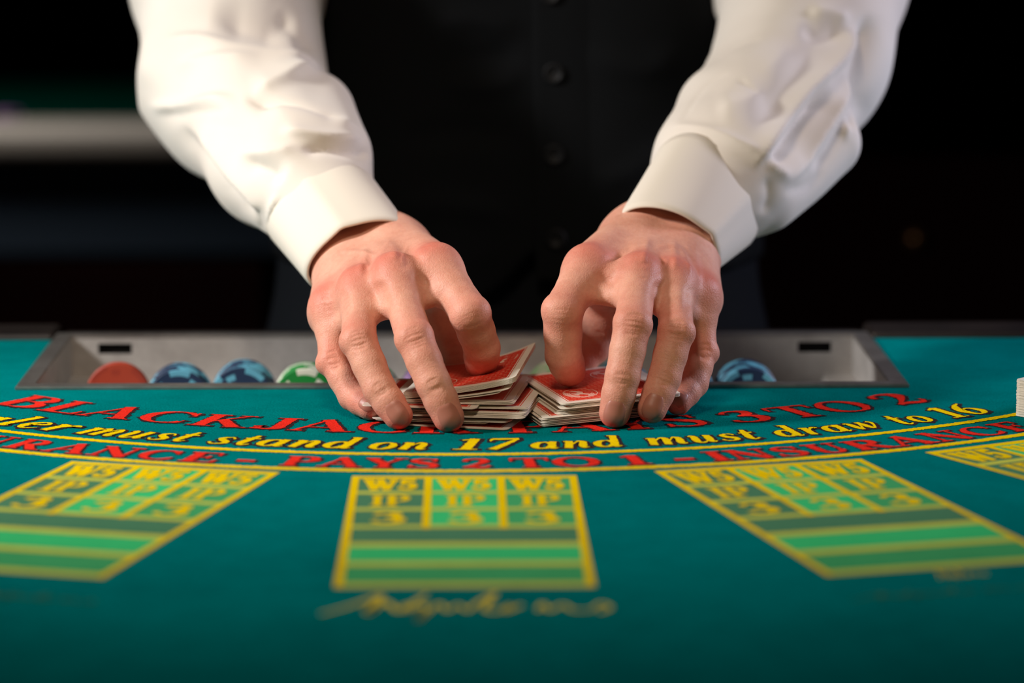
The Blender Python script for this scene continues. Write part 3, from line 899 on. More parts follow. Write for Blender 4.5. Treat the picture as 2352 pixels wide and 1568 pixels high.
def seg_dist(P, line):
    """distance, signed side and arc parameter of 2-D points to a polyline"""
    best = np.full(len(P), 1e9); side = np.zeros(len(P)); par = np.zeros(len(P))
    L = np.r_[0, np.cumsum(np.hypot(*np.diff(line, axis=0).T))]
    for i in range(len(line) - 1):
        a, b = line[i], line[i + 1]
        ab = b - a; l2 = ab @ ab + 1e-9
        t = np.clip(((P - a) @ ab) / l2, 0, 1)
        c = a + t[:, None] * ab
        d = np.hypot(*(P - c).T)
        m = d < best
        best[m] = d[m]
        side[m] = np.sign(ab[0] * (P - a)[:, 1] - ab[1] * (P - a)[:, 0])[m]
        par[m] = ((L[i] + t * (L[i + 1] - L[i])) / L[-1])[m]
    return best, side, par
def sculpt(V, N, strokes, kind=None, pw=2.0):
    """strokes drawn over the photo raise or sink the surface along its normal:
       (points, width_a, width_b, height_mm, fade)"""
    P = proj(V)
    view = CAM - V; view /= np.linalg.norm(view, axis=1)[:, None]
    face = np.clip((N * view).sum(1) * 3.0, 0, 1)
    disp = np.zeros(len(V))
    for s in strokes:
        pts, wa, wb, hh = s[0], s[1], s[2], s[3]
        fade = s[4] if len(s) > 4 else 0.3
        who = s[5] if len(s) > 5 else None
        line = crs([tuple(p) for p in pts], 5) if len(pts) > 2 else np.array(pts, float)
        w_ = max(wa, wb) * 2.6
        lo, hi = line.min(0) - w_, line.max(0) + w_
        m = ((P > lo) & (P < hi)).all(1) & (face > 0)
        if who is not None and kind is not None:
            m &= np.isin(kind, who)
        ii = np.where(m)[0]
        if not len(ii):
            continue
        d, sd, pr = seg_dist(P[ii], line)
        ww = np.where(sd > 0, wb, wa)
        e = np.clip(np.minimum(pr, 1 - pr) / max(fade, 1e-3), 0, 1)
        e = e * e * (3 - 2 * e) if fade > 0 else 1.0
        disp[ii] += hh * 0.001 * np.exp(-(d / ww) ** pw) * e
    return disp * face
def mesh_from(name, V, Q, mat, parent, attrs=None):
    me = bpy.data.meshes.new(name)
    me.vertices.add(len(V)); me.vertices.foreach_set('co', V.astype(np.float32).ravel())
    me.loops.add(len(Q) * 4); me.loops.foreach_set('vertex_index', Q.astype(np.int32).ravel())
    me.polygons.add(len(Q)); me.polygons.foreach_set('loop_start', np.arange(0, len(Q) * 4, 4, dtype=np.int32))
    me.update(calc_edges=True); me.validate()
    me.polygons.foreach_set('use_smooth', np.ones(len(me.polygons), dtype=bool))
    for k_, v in (attrs or {}).items():
        a = me.attributes.new(k_, 'FLOAT', 'POINT'); a.data.foreach_set('value', v.astype(np.float32))
    me.materials.append(mat)
    o = bpy.data.objects.new(name, me); COL.objects.link(o)
    if parent:
        o.parent = parent
    return o

# ------------------------------------------------------------------ skin, cloth
k = NT('skin', srgb(214, 150, 120), 0.52)
at = k.n('ShaderNodeAttribute', attribute_name='red')
mot = k.noise(55, 4, 0.6); fine = k.noise(420, 2, 0.6)
base = k.ramp(k.math('ADD', k.math('MULTIPLY', mot, 0.7), k.math('MULTIPLY', fine, 0.3)), [(0.3, srgb(212, 144, 122)), (0.7, srgb(234, 178, 154))])
k.base(k.mix(k.math('MULTIPLY', at.outputs['Fac'], 0.85, True), base, srgb(208, 98, 82)))
k.p.inputs['Subsurface Weight'].default_value = 0.18
k.p.inputs['Subsurface Radius'].default_value = (1.0, 0.35, 0.18)
k.p.inputs['Subsurface Scale'].default_value = 0.004
k.p.inputs['Specular IOR Level'].default_value = 0.34
vo = k.n('ShaderNodeTexVoronoi'); vo.inputs['Scale'].default_value = 1100; k.l(k.coord(), vo.inputs['Vector'])
b1 = k.bump(k.math('ADD', k.math('MULTIPLY', vo.outputs['Distance'], 0.6), k.math('MULTIPLY', k.noise(700, 3, 0.6), 0.6)), 0.34, 0.0006)
M['skin'] = k.m
k = NT('fingernail', srgb(186, 120, 102), 0.42)
k.p.inputs['Subsurface Weight'].default_value = 0.1; k.p.inputs['Subsurface Scale'].default_value = 0.003
M['nail'] = k.m
k = NT('white_shirt_cotton', srgb(228, 220, 208), 0.85)
k.p.inputs['Sheen Weight'].default_value = 0.15; k.p.inputs['Specular IOR Level'].default_value = 0.2
k.base(k.ramp(k.noise(9, 3, 0.5), [(0.3, srgb(222, 212, 200)), (0.7, srgb(234, 228, 218))]))
wv = k.noise(2600, 1, 0.4)
k.bump(wv, 0.12, 0.0002); M['shirt'] = k.m
k = NT('cream_cuff_cotton', srgb(228, 220, 206), 0.85); k.p.inputs['Specular IOR Level'].default_value = 0.2
k.bump(k.noise(2600, 1), 0.12, 0.0002); M['cuff'] = k.m
k = NT('black_vest_cloth', srgb(13, 15, 17), 0.85); k.p.inputs['Specular IOR Level'].default_value = 0.1
k.bump(k.noise(1200, 2), 0.15, 0.0004); M['vest'] = k.m
k = NT('charcoal_trousers', srgb(18, 21, 25), 0.85, **{'Specular IOR Level': 0.1}); M['trousers'] = k.m
k = NT('black_button', srgb(12, 13, 15), 0.6, **{'Specular IOR Level': 0.25}); M['button'] = k.m

person = empty('person', 'person in white shirt and black vest pushing two half packs of cards together', 'person')

# ------------------------------------------------------------------ hands
def J(px, py, Y):
    return PY(px, py, Y)
HANDS = {
 'L': dict(side=1,
   wrist=(838, 577, .130), elbow=(540, 200, .335),
   f=dict(index=[(1004, 610, .054), (1080, 722, .024), (1107, 799, .036), (1105, 833, .046)],
          middle=[(906, 632, .046), (952, 776, .006), (996, 882, -.008), (1030, 957, -.013)],
          ring=[(826, 660, .054), (824, 782, .016), (872, 894, .000), (914, 953, -.007)],
          pinky=[(757, 702, .066), (766, 828, .047), (810, 910, .033), (850, 936, .020)]),
   thumb=[(960, 640, .110), (992, 716, .112), (1036, 788, .108), (1072, 858, .103)]),
 'R': dict(side=-1,
   wrist=(1527, 545, .130), elbow=(1846, 126, .335),
   f=dict(index=[(1350, 612, .058), (1292, 716, .030), (1294, 815, .036), (1308, 851, .046)],
          middle=[(1468, 632, .050), (1453, 745, .010), (1430, 864, .000), (1412, 947, -.003)],
          ring=[(1548, 642, .056), (1553, 762, .020), (1526, 868, .010), (1498, 938, .002)],
          pinky=[(1607, 672, .068), (1612, 806, .056), (1594, 880, .044), (1558, 924, .030)]),
   thumb=[(1410, 640, .110), (1392, 716, .112), (1362, 790, .106), (1306, 846, .101)]),
}
RAD = dict(index=[.0120, .0112, .0101, .0091], middle=[.0120, .0104, .0095, .0086], ring=[.0112, .0099, .0090, .0081], pinky=[.0102, .0086, .0080, .0071], thumb=[.0150, .0127, .0114, .0096])
ORDER = ['index', 'middle', 'ring', 'pinky', 'thumb']
HD = {}
def build_hand(key):
    h = HANDS[key]
    jt = {n: [J(*q) for q in h['f'][n]] for n in ORDER[:4]}
    jt['thumb'] = [J(*q) for q in h['thumb']]
    wr = J(*h['wrist']); el = J(*h['elbow'])
    lat = jt['pinky'][0] - jt['index'][0]; lat /= np.linalg.norm(lat)
    fw = jt['middle'][0] - wr; fw /= np.linalg.norm(fw)
    dors = np.cross(lat, fw); dors /= np.linalg.norm(dors)
    if dors[2] < 0:
        dors = -dors
    lat = np.cross(fw, dors) * np.sign(np.dot(np.cross(fw, dors), lat)); lat /= np.linalg.norm(lat)
    off = dict(index=-.019, middle=-.006, ring=.007, pinky=.018)
    palm = []
    for n in ORDER[:4]:
        c0 = wr + lat * off[n] + fw * 0.012 - dors * 0.004
        palm.append(('c', c0, jt[n][0] - dors * 0.0015, .0145, RAD[n][0] * 0.97))
        palm.append(('c', c0 - dors * .010 + fw * .01, jt[n][0] - dors * .009 - fw * .008, .0125, .0105))
    # thenar and hypothenar pads
    palm.append(('c', wr - lat * .020 - dors * .012 + fw * .006, jt['thumb'][0] - dors * .004, .0165, .0165))
    palm.append(('c', jt['thumb'][0] - dors * .004, jt['thumb'][1], .0165, .0130))
    palm.append(('c', wr - lat * .012 - dors * .012, jt['index'][0] - dors * .012 - fw * .012, .014, .0095))
    palm.append(('c', wr + lat * .018 - dors * .010, jt['pinky'][0] - dors * .008 - fw * .010, .0150, .0105))
    # wrist and forearm (flattened: two parallel cones)
    ax = el - wr
    for s in (-1, 1):
        palm.append(('c', wr + lat * .0105 * s - dors * .003, el + lat * .006 * s, .0178, .024))
        palm.append(('c', wr + lat * .0125 * s - dors * .003, wr + lat * .012 * s - dors * .004 + fw * .02, .0185, .0165))
    # ulna head bump
    palm.append(('c', wr + lat * .020 + dors * .007 - fw * .004, wr + lat * .018 + dors * .005 - fw * .02, .0080, .0080))
    # webs between the fingers
    webs = []
    for a, b in zip(ORDER[:3], ORDER[1:4]):
        pa = jt[a][0] * .62 + jt[a][1] * .38 - dors * .003; pb = jt[b][0] * .62 + jt[b][1] * .38 - dors * .003
        webs.append(('c', pa, pb, .0062, .0062))
        pa = jt[a][0] * .9 + jt[a][1] * .1 - dors * .003; pb = jt[b][0] * .9 + jt[b][1] * .1 - dors * .003
        webs.append(('c', pa, pb, .0085, .0085))
    wi = jt['index'][0] * .8 + jt['index'][1] * .2 - dors * .006
    webs.append(('c', wi, jt['thumb'][0] * .35 + jt['thumb'][1] * .65, .0065, .0080))
    fingers = {}
    for n in ORDER:
        p, r = jt[n], RAD[n]
        L = []
        for i in range(3):
            mid = (p[i] + p[i + 1]) / 2
            waist = (r[i] + r[i + 1]) / 2 * (0.985 if i < 2 else 1.02)
            if i == 0 and n != 'thumb':
                waist = r[1] * .95
            L.append(('c', p[i], mid, r[i], waist)); L.append(('c', mid, p[i + 1], waist, r[i + 1]))
        # knuckle bump on the back of the middle joint
        if n != 'thumb':
            bis = (p[1] - p[0]) / np.linalg.norm(p[1] - p[0]) - (p[2] - p[1]) / np.linalg.norm(p[2] - p[1])
            if np.linalg.norm(bis) > 1e-3:
                bis /= np.linalg.norm(bis)
                L.append(('c', p[1] + bis * .0012 - lat * .0025, p[1] + bis * .0012 + lat * .0025, r[1] * .80, r[1] * .80))
            # MCP knuckle
            L.append(('c', p[0] + dors * .0022 + fw * .001, p[0] + dors * .0014 - fw * .006, r[0] * .80, r[0] * .72))
        fingers[n] = L
    def ev(p, L, kk):
        d = None
        for _, a, b, ra, rb in L:
            x = rcone(p, a, b, ra, rb)
            d = x if d is None else smin(d, x, kk)
        return d
    def f(p, full=False):
        dp = ev(p, palm, .010)
        dw = ev(p, webs, .003)
        dp = smin(dp, dw, .008)
        ds = []
        for n in ORDER:
            df = ev(p, fingers[n], .0016)
            ds.append((df, smin(dp, df, .0075 if n != 'thumb' else .009)))
        d = ds[0][1]
        for q in ds[1:]:
            d = smin(d, q[1], .0012)
        if full:
            return d, np.stack([q[0] for q in ds] + [dp], 1)
        return d
    pts = np.array([q for n in ORDER for q in jt[n]] + [wr])
    hi = pts.max(0) + .03; lo = pts.min(0) - .016
    hi[1] = max(hi[1], wr[1] + .075); 
    lo[0] -= .02; hi[0] += .02; hi[2] += .02
    V, Q = polygonise(f, lo, hi, 0.00076)
    _, parts = f(V, True)
    kind = parts.argmin(1)
    N = grad(f, V)
    HD[key] = dict(f=f, jt=jt, dors=dors, lat=lat, fw=fw, wr=wr, el=el)
    # skin redness around knuckles, tips
    red = np.zeros(len(V))
    for n in ORDER:
        p = jt[n]
        for q, rr, am in ((p[0], .012, .75), (p[1], .0095, .62), (p[2], .007, .38), (p[3], .0095, .6)):
            if n == 'thumb' and q is p[0]:
                continue
            d = np.linalg.norm(V - (q + dors * .008 * (q is p[0])), axis=1)
            red = np.maximum(red, am * np.exp(-(d / (rr * 1.2)) ** 2 * 1.0) * 1.1)
    red = np.clip(red, 0, 1)
    disp = sculpt(V, N, HSTROKES[key], kind=kind)
    V = V + N * disp[:, None]
    return V, Q, red
def crease_set(cx, cy, dx, dy, half, n, gap, h, who, w=3.3):
    """short wrinkle lines across a finger joint, (dx,dy) runs along the finger"""
    l = math.hypot(dx, dy); dx, dy = dx / l, dy / l
    out = []
    for i in range(n):
        o = (i - (n - 1) / 2) * gap
        c = np.array([cx + dx * o, cy + dy * o]); t = np.array([-dy, dx]) * half * (1 - 0.12 * abs(i - (n - 1) / 2))
        bow = np.array([dx, dy]) * (4 + random.uniform(-2, 2)) * (1 if i >= n / 2 else -1)
        out.append(([tuple(c - t), tuple(c + bow), tuple(c + t)], w, w, -1.5 * h * random.uniform(.6, 1.25), .35, who))
    return out
HSTROKES = {'L': [], 'R': []}
h_ = HSTROKES['L']
# tendons and veins on the back of the hand in front of the black stacks
h_ += [([(890, 548), (905, 575), (910, 600)], 9, 12, 1.0, .3), ([(850, 560), (832, 600), (826, 640)], 9, 9, .9, .3), ([(945, 570), (975, 585), (1000, 600)], 12, 12, .5, .4), ([(800, 600), (770, 640), (756, 680)], 8, 8, .6, .3),
       ([(782, 580), (820, 578), (850, 583), (880, 590)], 5, 5, .7, .2), ([(850, 583), (840, 600), (858, 620)], 5, 5, .6, .25), ([(900, 545), (880, 575), (862, 598), (848, 612)], 5, 5, .6, .25), ([(940, 560), (925, 590), (930, 615)], 5, 5, .45, .3),
       ([(868, 640), (880, 680), (884, 710)], 14, 14, -1.2, .3), ([(955, 620), (985, 660), (985, 690)], 14, 14, -1.0, .3), ([(790, 660), (793, 700), (797, 730)], 12, 12, -.9, .3), ([(852, 645), (856, 600), (866, 570)], 12, 12, -.7, .3), ([(935, 625), (928, 590), (920, 560)], 14, 14, -.7, .3)]
h_ += crease_set(953, 776, 40, 110, 30, 6, 8, .38, [1]) + crease_set(997, 884, 40, 85, 24, 4, 6, .3, [1]) + crease_set(823, 782, 30, 115, 27, 5, 8, .38, [2]) + crease_set(873, 893, 45, 70, 22, 4, 6, .3, [2])
h_ += crease_set(765, 826, 20, 90, 20, 5, 8, .35, [3]) + crease_set(1085, 735, 30, 90, 36, 3, 10, .14, [0]) + crease_set(752, 692, 10, 60, 20, 6, 7, .22, [3, 5]) + crease_set(1040, 800, 30, 80, 16, 3, 14, .5, [4])
h_ = HSTROKES['R']
h_ += [([(1490, 540), (1482, 575), (1476, 610)], 9, 9, 1.0, .3), ([(1545, 545), (1550, 590), (1552, 625)], 9, 9, .9, .3), ([(1590, 560), (1602, 610), (1610, 655)], 8, 8, .8, .3), ([(1450, 560), (1400, 580), (1360, 600)], 12, 12, .5, .4),
       ([(1500, 570), (1530, 565), (1560, 570), (1580, 600), (1590, 640)], 5, 5, .7, .2), ([(1515, 590), (1530, 600), (1522, 620)], 5, 5, .6, .3), ([(1572, 555), (1590, 590), (1600, 620)], 5, 5, .5, .3),
       ([(1405, 630), (1385, 665), (1380, 690)], 16, 16, -1.1, .3), ([(1512, 640), (1508, 680), (1508, 710)], 13, 13, -1.1, .3), ([(1582, 650), (1580, 690), (1582, 720)], 11, 11, -.9, .3), ([(1515, 640), (1515, 600), (1512, 570)], 12, 12, -.6, .3), ([(1425, 620), (1440, 585), (1460, 560)], 14, 14, -.7, .3)]
h_ += crease_set(1454, 745, -20, 120, 31, 6, 8, .38, [1]) + crease_set(1429, 868, -20, 90, 26, 4, 6, .32, [1]) + crease_set(1553, 758, -15, 115, 28, 6, 7, .38, [2]) + crease_set(1526, 869, -30, 75, 22, 4, 6, .28, [2])
h_ += crease_set(1620, 808, -5, 90, 18, 5, 7, .35, [3]) + crease_set(1288, 728, -5, 90, 34, 4, 10, .16, [0]) + crease_set(1478, 612, -5, 60, 24, 7, 7, .16, [1, 5]) + crease_set(1372, 780, -30, 80, 16, 3, 14, .5, [4])

VS, QS, RS, nb = [], [], [], 0
for key in ('L', 'R'):
    V, Q, red = build_hand(key)
    VS.append(V); QS.append(Q + nb); RS.append(red); nb += len(V)
# rest of the body under the clothes: arms, torso, hips, legs, neck and head
SHO = {'L': PY(560, -830, .50), 'R': PY(1800, -830, .50)}
TC = PY(1190, 400, .50); TCX = float(TC[0])
def bodyf(p):
    d = None
    L = []
    for key in ('L', 'R'):
        hd = HD[key]
        UA = PY(*(518, -70, .405)) if key == 'L' else PY(*(1872, -80, .410))
        L += [(hd['el'], UA, .030, .036), (UA, SHO[key], .036, .046), (hd['wr'] + (hd['el'] - hd['wr']) * .25, hd['el'], .020, .028), (SHO[key], np.array([TCX, .52, TZ + .52]), .046, .06)]
    for x in (-.07, .07):
        L += [(np.array([TCX + x, .52, TZ - .02]), np.array([TCX + x * .75, .52, TZ + .40]), .085, .092), (np.array([TCX + x * 1.2, .53, .10]), np.array([TCX + x * 1.2, .53, TZ - .05]), .045, .08), (np.array([TCX + x * 1.2, .44, .035]), np.array([TCX + x * 1.2, .55, .045]), .03, .035)]
    L += [(np.array([TCX, .52, TZ + .46]), np.array([TCX, .50, TZ + .60]), .062, .055), (np.array([TCX, .47, TZ + .64]), np.array([TCX, .495, TZ + .72]), .062, .088), (np.array([TCX, .385, TZ + .655]), np.array([TCX, .40, TZ + .69]), .012, .008)]
    for a, b, ra, rb in L:
        x = rcone(p, a, b, ra, rb); d = x if d is None else smin(d, x, .03)
    return d
V, Q = polygonise(bodyf, (-.45, .12, -.02), (.55, .75, TZ + .85), .008)
VS.append(V); QS.append(Q + nb); RS.append(np.zeros(len(V)))
mesh_from('body', np.concatenate(VS), np.concatenate(QS), M['skin'], person, {'red': np.concatenate(RS)})

# fingernails lie on the skin of each last finger bone
def nail(key, finger, wd, ln, back=0.0, tilt=0.0):
    hd = HD[key]; f = hd['f']
    p = hd['jt'][finger]
    ax = p[3] - p[2]; ax /= np.linalg.norm(ax)
    prev = p[2] - p[1]; prev /= np.linalg.norm(prev)
    view = CAM - p[3]; view /= np.linalg.norm(view)
    dz = view + np.array([0, 0, .12]) if finger != 'thumb' else prev
    dz = dz - ax * (dz @ ax); dz /= np.linalg.norm(dz)
    if tilt:
        sx_ = np.cross(ax, dz); dz = dz * math.cos(tilt) + sx_ * math.sin(tilt)
    sx_ = np.cross(ax, dz)
    nu, nv = 15, 17
    top = []
    tip = p[3] + ax * RAD[finger][3] * .86
    for j in range(nv):
        t = j / (nv - 1)
        for i in range(nu):
            s = i / (nu - 1) * 2 - 1
            # rounded at the cuticle and at the free edge
            lim = (1 - ((0.55 - t) / 0.55) ** 2.6) ** .5 if t < .55 else ((1 - ((t - .55) / .45) ** 3 * .72) ** .5)
            q = tip - ax * (ln * (1 - t)) + sx_ * s * wd / 2 * max(lim, .05)
            q = q + dz * .013
            top.append(q)
    P = np.array(top)
    dirv = -dz
    for _ in range(30):
        P = P + dirv * np.clip(f(P), -.002, .002)[:, None] * .9
    N = grad(f, P)
    S_ = np.array([[i / (nu - 1) * 2 - 1, j / (nv - 1)] for j in range(nv) for i in range(nu)])
    edge = np.maximum(np.abs(S_[:, 0]) ** 6, np.maximum(1 - S_[:, 1] * 6, 0))
    hgt = .0004 - .0008 * np.clip(edge, 0, 1)
    P2 = P + N * hgt[:, None]
    Qs = [(j * nu + i, j * nu + i + 1, (j + 1) * nu + i + 1, (j + 1) * nu + i) for j in range(nv - 1) for i in range(nu - 1)]
    o = obj('fingernail', P2, Qs, M['nail'], person, smooth=True)
    return o
for key in ('L', 'R'):
    nail(key, 'middle', .0132, .0148); nail(key, 'ring', .0122, .0140)
    nail(key, 'pinky', .0090, .0095)

#SLEEVES
# ------------------------------------------------------------------ shirt sleeves
SLV = {
 'L': dict(p=[(748, 462, .176, .030), (700, 405, .200, .0385), (640, 345, .240, .0440), (540, 196, .335, .0560), (518, -70, .405, .0620), (560, -830, .500, .078)],
           extra=[((690, 20, .440, .017), (640, -220, .47, .050)), ((782, 338, .205, .014), (735, 255, .25, .020)), ((352, 243, .335, .006), (430, 215, .335, .026))]),
 'R': dict(p=[(1618, 455, .176, .031), (1662, 398, .200, .0400), (1738, 298, .250, .0455), (1848, 122, .335, .0540), (1872, -80, .410, .0620), (1800, -830, .500, .078)],
           extra=[((1690, 10, .440, .016), (1740, -220, .47, .050)), ((1572, 322, .200, .009), (1640, 240, .24, .018)), ((1770, 470, .20, .012), (1900, 330, .25, .022))]),
}
SSTR = {
 'L': [
  ([(480, 36), (560, 50), (690, 74)], 52, 44, -9.0, .35),
  ([(360, 94), (453, 91), (523, 102), (618, 117), (700, 150), (750, 168)], 11, 36, 6.0, .22),
  ([(745, 152), (690, 170), (640, 190), (575, 214)], 10, 26, 5.0, .25),
  ([(556, 222), (620, 230), (700, 242), (800, 278)], 9, 18, -6.0, .2),
  ([(590, 256), (692, 249), (800, 286), (835, 302)], 9, 26, 4.5, .25),
  ([(392, 150), (500, 138), (604, 132)], 10, 26, 3.5, .3),
  ([(334, 243), (430, 238), (545, 220)], 8, 22, 4.0, .25),
  ([(345, 264), (440, 258), (540, 246)], 8, 14, -2.0, .3),
  ([(440, 280), (520, 290), (600, 306)], 30, 30, -2.5, .3),
  ([(640, 304), (740, 316), (842, 324)], 18, 8, 5.0, .22),
  ([(686, 346), (750, 338), (866, 352)], 8, 13, -4.5, .18),
  ([(413, 285), (488, 382), (592, 517)], 8, 22, -5.0, .2),
  ([(438, 285), (515, 385), (617, 512)], 28, 8, 4.0, .22),
  ([(552, 366), (610, 388), (658, 416)], 24, 24, -5.0, .3),
  ([(540, 352), (630, 348), (692, 334)], 8, 20, 3.0, .3),
  ([(642, 438), (622, 490), (616, 538)], 8, 9, 3.0, .3),
  ([(600, 470), (590, 500), (606, 540)], 8, 8, -2.0, .3),
  ([(640, 14), (690, 80), (735, 130)], 12, 22, -4.0, .3),
  ([(320, 10), (338, 110), (340, 215)], 22, 50, 2.5, .3),
 ],
 'R': [
  ([(1725, 395), (1805, 285), (1864, 210), (1944, 122), (1985, 45)], 24, 9, 8.0, .2),     # long sharp fold
  ([(1775, 385), (1840, 295), (1915, 200)], 24, 24, -11.0, .22),
  ([(1795, 435), (1885, 320), (1940, 236), (1946, 147)], 14, 12, 6.0, .28),
  ([(1862, 400), (1920, 320), (1955, 240)], 18, 18, -4.0, .25),
  ([(1962, 300), (1968, 200), (1990, 100), (1995, 20)], 20, 26, -9.0, .2),
  ([(1948, 330), (1952, 260), (1960, 170)], 8, 8, 3.0, .25),
  ([(1900, 66), (1850, 138), (1800, 205), (1745, 290), (1722, 335)], 40, 30, -3.2, .35),
  ([(1830, 60), (1890, 80), (1955, 72)], 24, 20, -4.5, .35),
  ([(1850, 30), (1910, 32), (1960, 55)], 18, 22, 4.5, .3),

  ([(1640, 250), (1700, 240), (1760, 215)], 24, 24, 2.5, .3),
  ([(1691, 181), (1720, 205), (1742, 227)], 7, 9, -1.2, .3),
  ([(1740, 180), (1790, 130), (1800, 90)], 26, 26, 1.5, .4),
  ([(1625, 145), (1690, 105), (1760, 85)], 4, 4, -.8, .2),
  ([(1560, 280), (1620, 200), (1680, 165)], 4, 4, -.8, .2),
  ([(1750, 372), (1785, 388), (1815, 418)], 14, 14, 3.0, .4),
  ([(1790, 440), (1850, 425), (1900, 380)], 12, 12, -2.2, .3),
  ([(1755, 400), (1765, 450), (1750, 500)], 14, 14, -2.0, .3),
  ([(1530, 300), (1580, 290), (1650, 305), (1750, 355)], 12, 10, 2.5, .15),
 ],
}
SLEEVE = {}
def build_sleeve(key):
    s = SLV[key]
    pr = [(PY(a, b, y), r) for a, b, y, r in s['p']]
    ex = [(PY(*q[0][:3]), PY(*q[1][:3]), q[0][3], q[1][3]) for q in s['extra']]
    def f(p):
        d = None
        for (a, ra), (b, rb) in zip(pr[:-1], pr[1:]):
            x = rcone(p, a, b, ra, rb); d = x if d is None else smin(d, x, .016)
        for a, b, ra, rb in ex:
            d = smin(d, rcone(p, a, b, ra, rb), .014)
        return d
    P = np.array([q[0] for q in pr])
    lo = P.min(0) - .085; hi = P.max(0) + .085
    lo[1] = max(lo[1], .13)
    V, Q = polygonise(f, lo, hi, 0.0022)
    N = grad(f, V)
    d = sculpt(V, N, SSTR[key], pw=1.45)
    V = V + N * d[:, None]
    # soft cloth irregularities
    ph = np.array([[61, 23, 40], [-35, 52, 71], [90, -40, 33]])
    wob = sum(np.sin(V @ v + i) for i, v in enumerate(ph)) * .0006
    V = V + N * wob[:, None]
    SLEEVE[key] = mesh_from('shirt_sleeve', V, Q, M['shirt'], person)
for key in ('L', 'R'):
    build_sleeve(key)

CUF = {'L': dict(o=((710, 652), (952, 540), .116), s=((612, 532), (858, 412), .180), rb=(.0255, .031), corner=1.62),
       'R': dict(o=((1416, 503), (1640, 622), .116), s=((1518, 335), (1736, 545), .180), rb=(.0255, .032), corner=.95)}
def build_cuff(key):
    c = CUF[key]
    OL, OR = (PY(*q, c['o'][2]) for q in c['o'][:2]); SL, SR = (PY(*q, c['s'][2]) for q in c['s'][:2])
    O, S0 = (OL + OR) / 2, (SL + SR) / 2
    ax = S0 - O; ln = np.linalg.norm(ax); ax /= ln
    E1 = [(OR - OL) / 2, (SR - SL) / 2]
    e2 = np.cross(ax, E1[0]); e2 /= np.linalg.norm(e2)
    if e2[2] < 0:
        e2 = -e2
    R1 = [np.linalg.norm(q) for q in E1]
    def pt(a, t, inset, dl):
        e1 = E1[0] * (1 - t) + E1[1] * t; r1 = np.linalg.norm(e1); e1 = e1 / r1
        rb = c['rb'][0] * (1 - t) + c['rb'][1] * t
        da = (a - c['corner'] + math.pi) % (2 * math.pi) - math.pi
        bump = 1 + .075 * math.exp(-(abs(da) / .16) ** 1.5) * (1 - .35 * t) + .006 * math.sin(5 * a + 3 * t)
        return O + ax * (ln * t + dl) + e1 * (r1 - inset) * math.cos(a) * bump + e2 * (rb - inset) * math.sin(a) * bump
    n, m = 72, 16
    def ring(t, inset):
        return [pt(2 * math.pi * i / n, t, inset, .0014 * math.sin(4 * math.pi * i / n + 1) * (1 - t)) for i in range(n)]
    vs, fs = [], []
    ts = [0.0] + [j / m for j in range(1, m)] + [1.0]
    prof = [(.0, .0012), (.004, .0003)] + [(t, 0.0) for t in ts[1:-1]] + [(1.0, 0.0008), (1.02, .003)]
    prof = [(.55, .0024), (.02, .0022), (0.0, .0018)] + prof
    for t, ins in prof:
        vs += ring(t, ins)
    for j in range(len(prof) - 1):
        for i in range(n):
            k2 = (i + 1) % n
            fs.append((j * n + i, j * n + k2, (j + 1) * n + k2, (j + 1) * n + i))
    o = obj('cuff', vs, fs, M['cuff'], SLEEVE[key], smooth=True)
    bm = bmesh.new(); bm.from_mesh(o.data); bmesh.ops.recalc_face_normals(bm, faces=bm.faces[:]); bm.to_mesh(o.data); bm.free()
    # stitch line round the cuff: a row of small raised threads
    vs, fs = [], []
    for i in range(0, 2 * n):
        a0, a1 = math.pi * (i + .15) / n, math.pi * (i + .85) / n
        q = []
        for a, tt in ((a0, .925), (a1, .925), (a1, .940), (a0, .940)):
            q.append(pt(a, tt, -.0003, 0))
        b = len(vs); vs += q; fs.append((b, b + 1, b + 2, b + 3))
    obj('stitching', vs, fs, M['shirt'], SLEEVE[key])
    return o
for key in ('L', 'R'):
    build_cuff(key)

# ------------------------------------------------------------------ vest and trousers
def vestf(p):
    d = None
    for a, b, ra, rb in [(np.array([TCX - .066, .52, TZ + .02]), np.array([TCX - .058, .52, TZ + .42]), .107, .112), (np.array([TCX + .066, .52, TZ + .02]), np.array([TCX + .058, .52, TZ + .42]), .107, .112),
                         (np.array([TCX - .10, .52, TZ + .45]), np.array([TCX + .10, .52, TZ + .45]), .09, .09)]:
        x = rcone(p, a, b, ra, rb); d = x if d is None else smin(d, x, .05)
    return d
XC = float(PY(1240, 600, .41)[0])
HZ = float(PY(1176, 650, .41)[2])
def hem(x):
    u = np.abs(x - XC)
    return HZ - .012 * np.exp(-((u - .045) / .03) ** 2) + .02 * np.exp(-(u / .02) ** 2) + .06 * np.clip(u - .06, 0, 1)
def vest_shell(p):
    d = vestf(p)
    d = np.maximum(d, -(vestf(p) + .004))
    return np.maximum(d, hem(p[:, 0]) - p[:, 2])
VSTR = [([(980, 60), (1080, 45), (1215, 70)], 24, 24, 3, .3), ([(1000, 120), (1100, 130), (1215, 120)], 26, 26, -3, .3), ([(1010, 190), (1110, 200), (1218, 170)], 22, 22, 3, .3),
        ([(1330, 120), (1480, 160), (1580, 100)], 30, 30, 2.5, .3), ([(900, 330), (1060, 300), (1215, 330)], 30, 30, -2.5, .3), ([(880, 480), (1040, 470), (1215, 500)], 30, 30, 2.5, .3), ([(1350, 420), (1440, 400), (1540, 330)], 26, 26, 2.5, .3)]
V, Q = polygonise(lambda p: np.maximum(vestf(p), hem(p[:, 0]) - p[:, 2]), (TCX - .25, .36, HZ - .04), (TCX + .25, .68, TZ + .56), .0045)
N = vnormals(V, Q)
if (N * (V - np.array([TCX, .52, TZ + .2]))).sum() < 0:
    N = -N
V = V + N * sculpt(V, N, VSTR)[:, None]
vest = mesh_from('vest', V, Q, M['vest'], person)
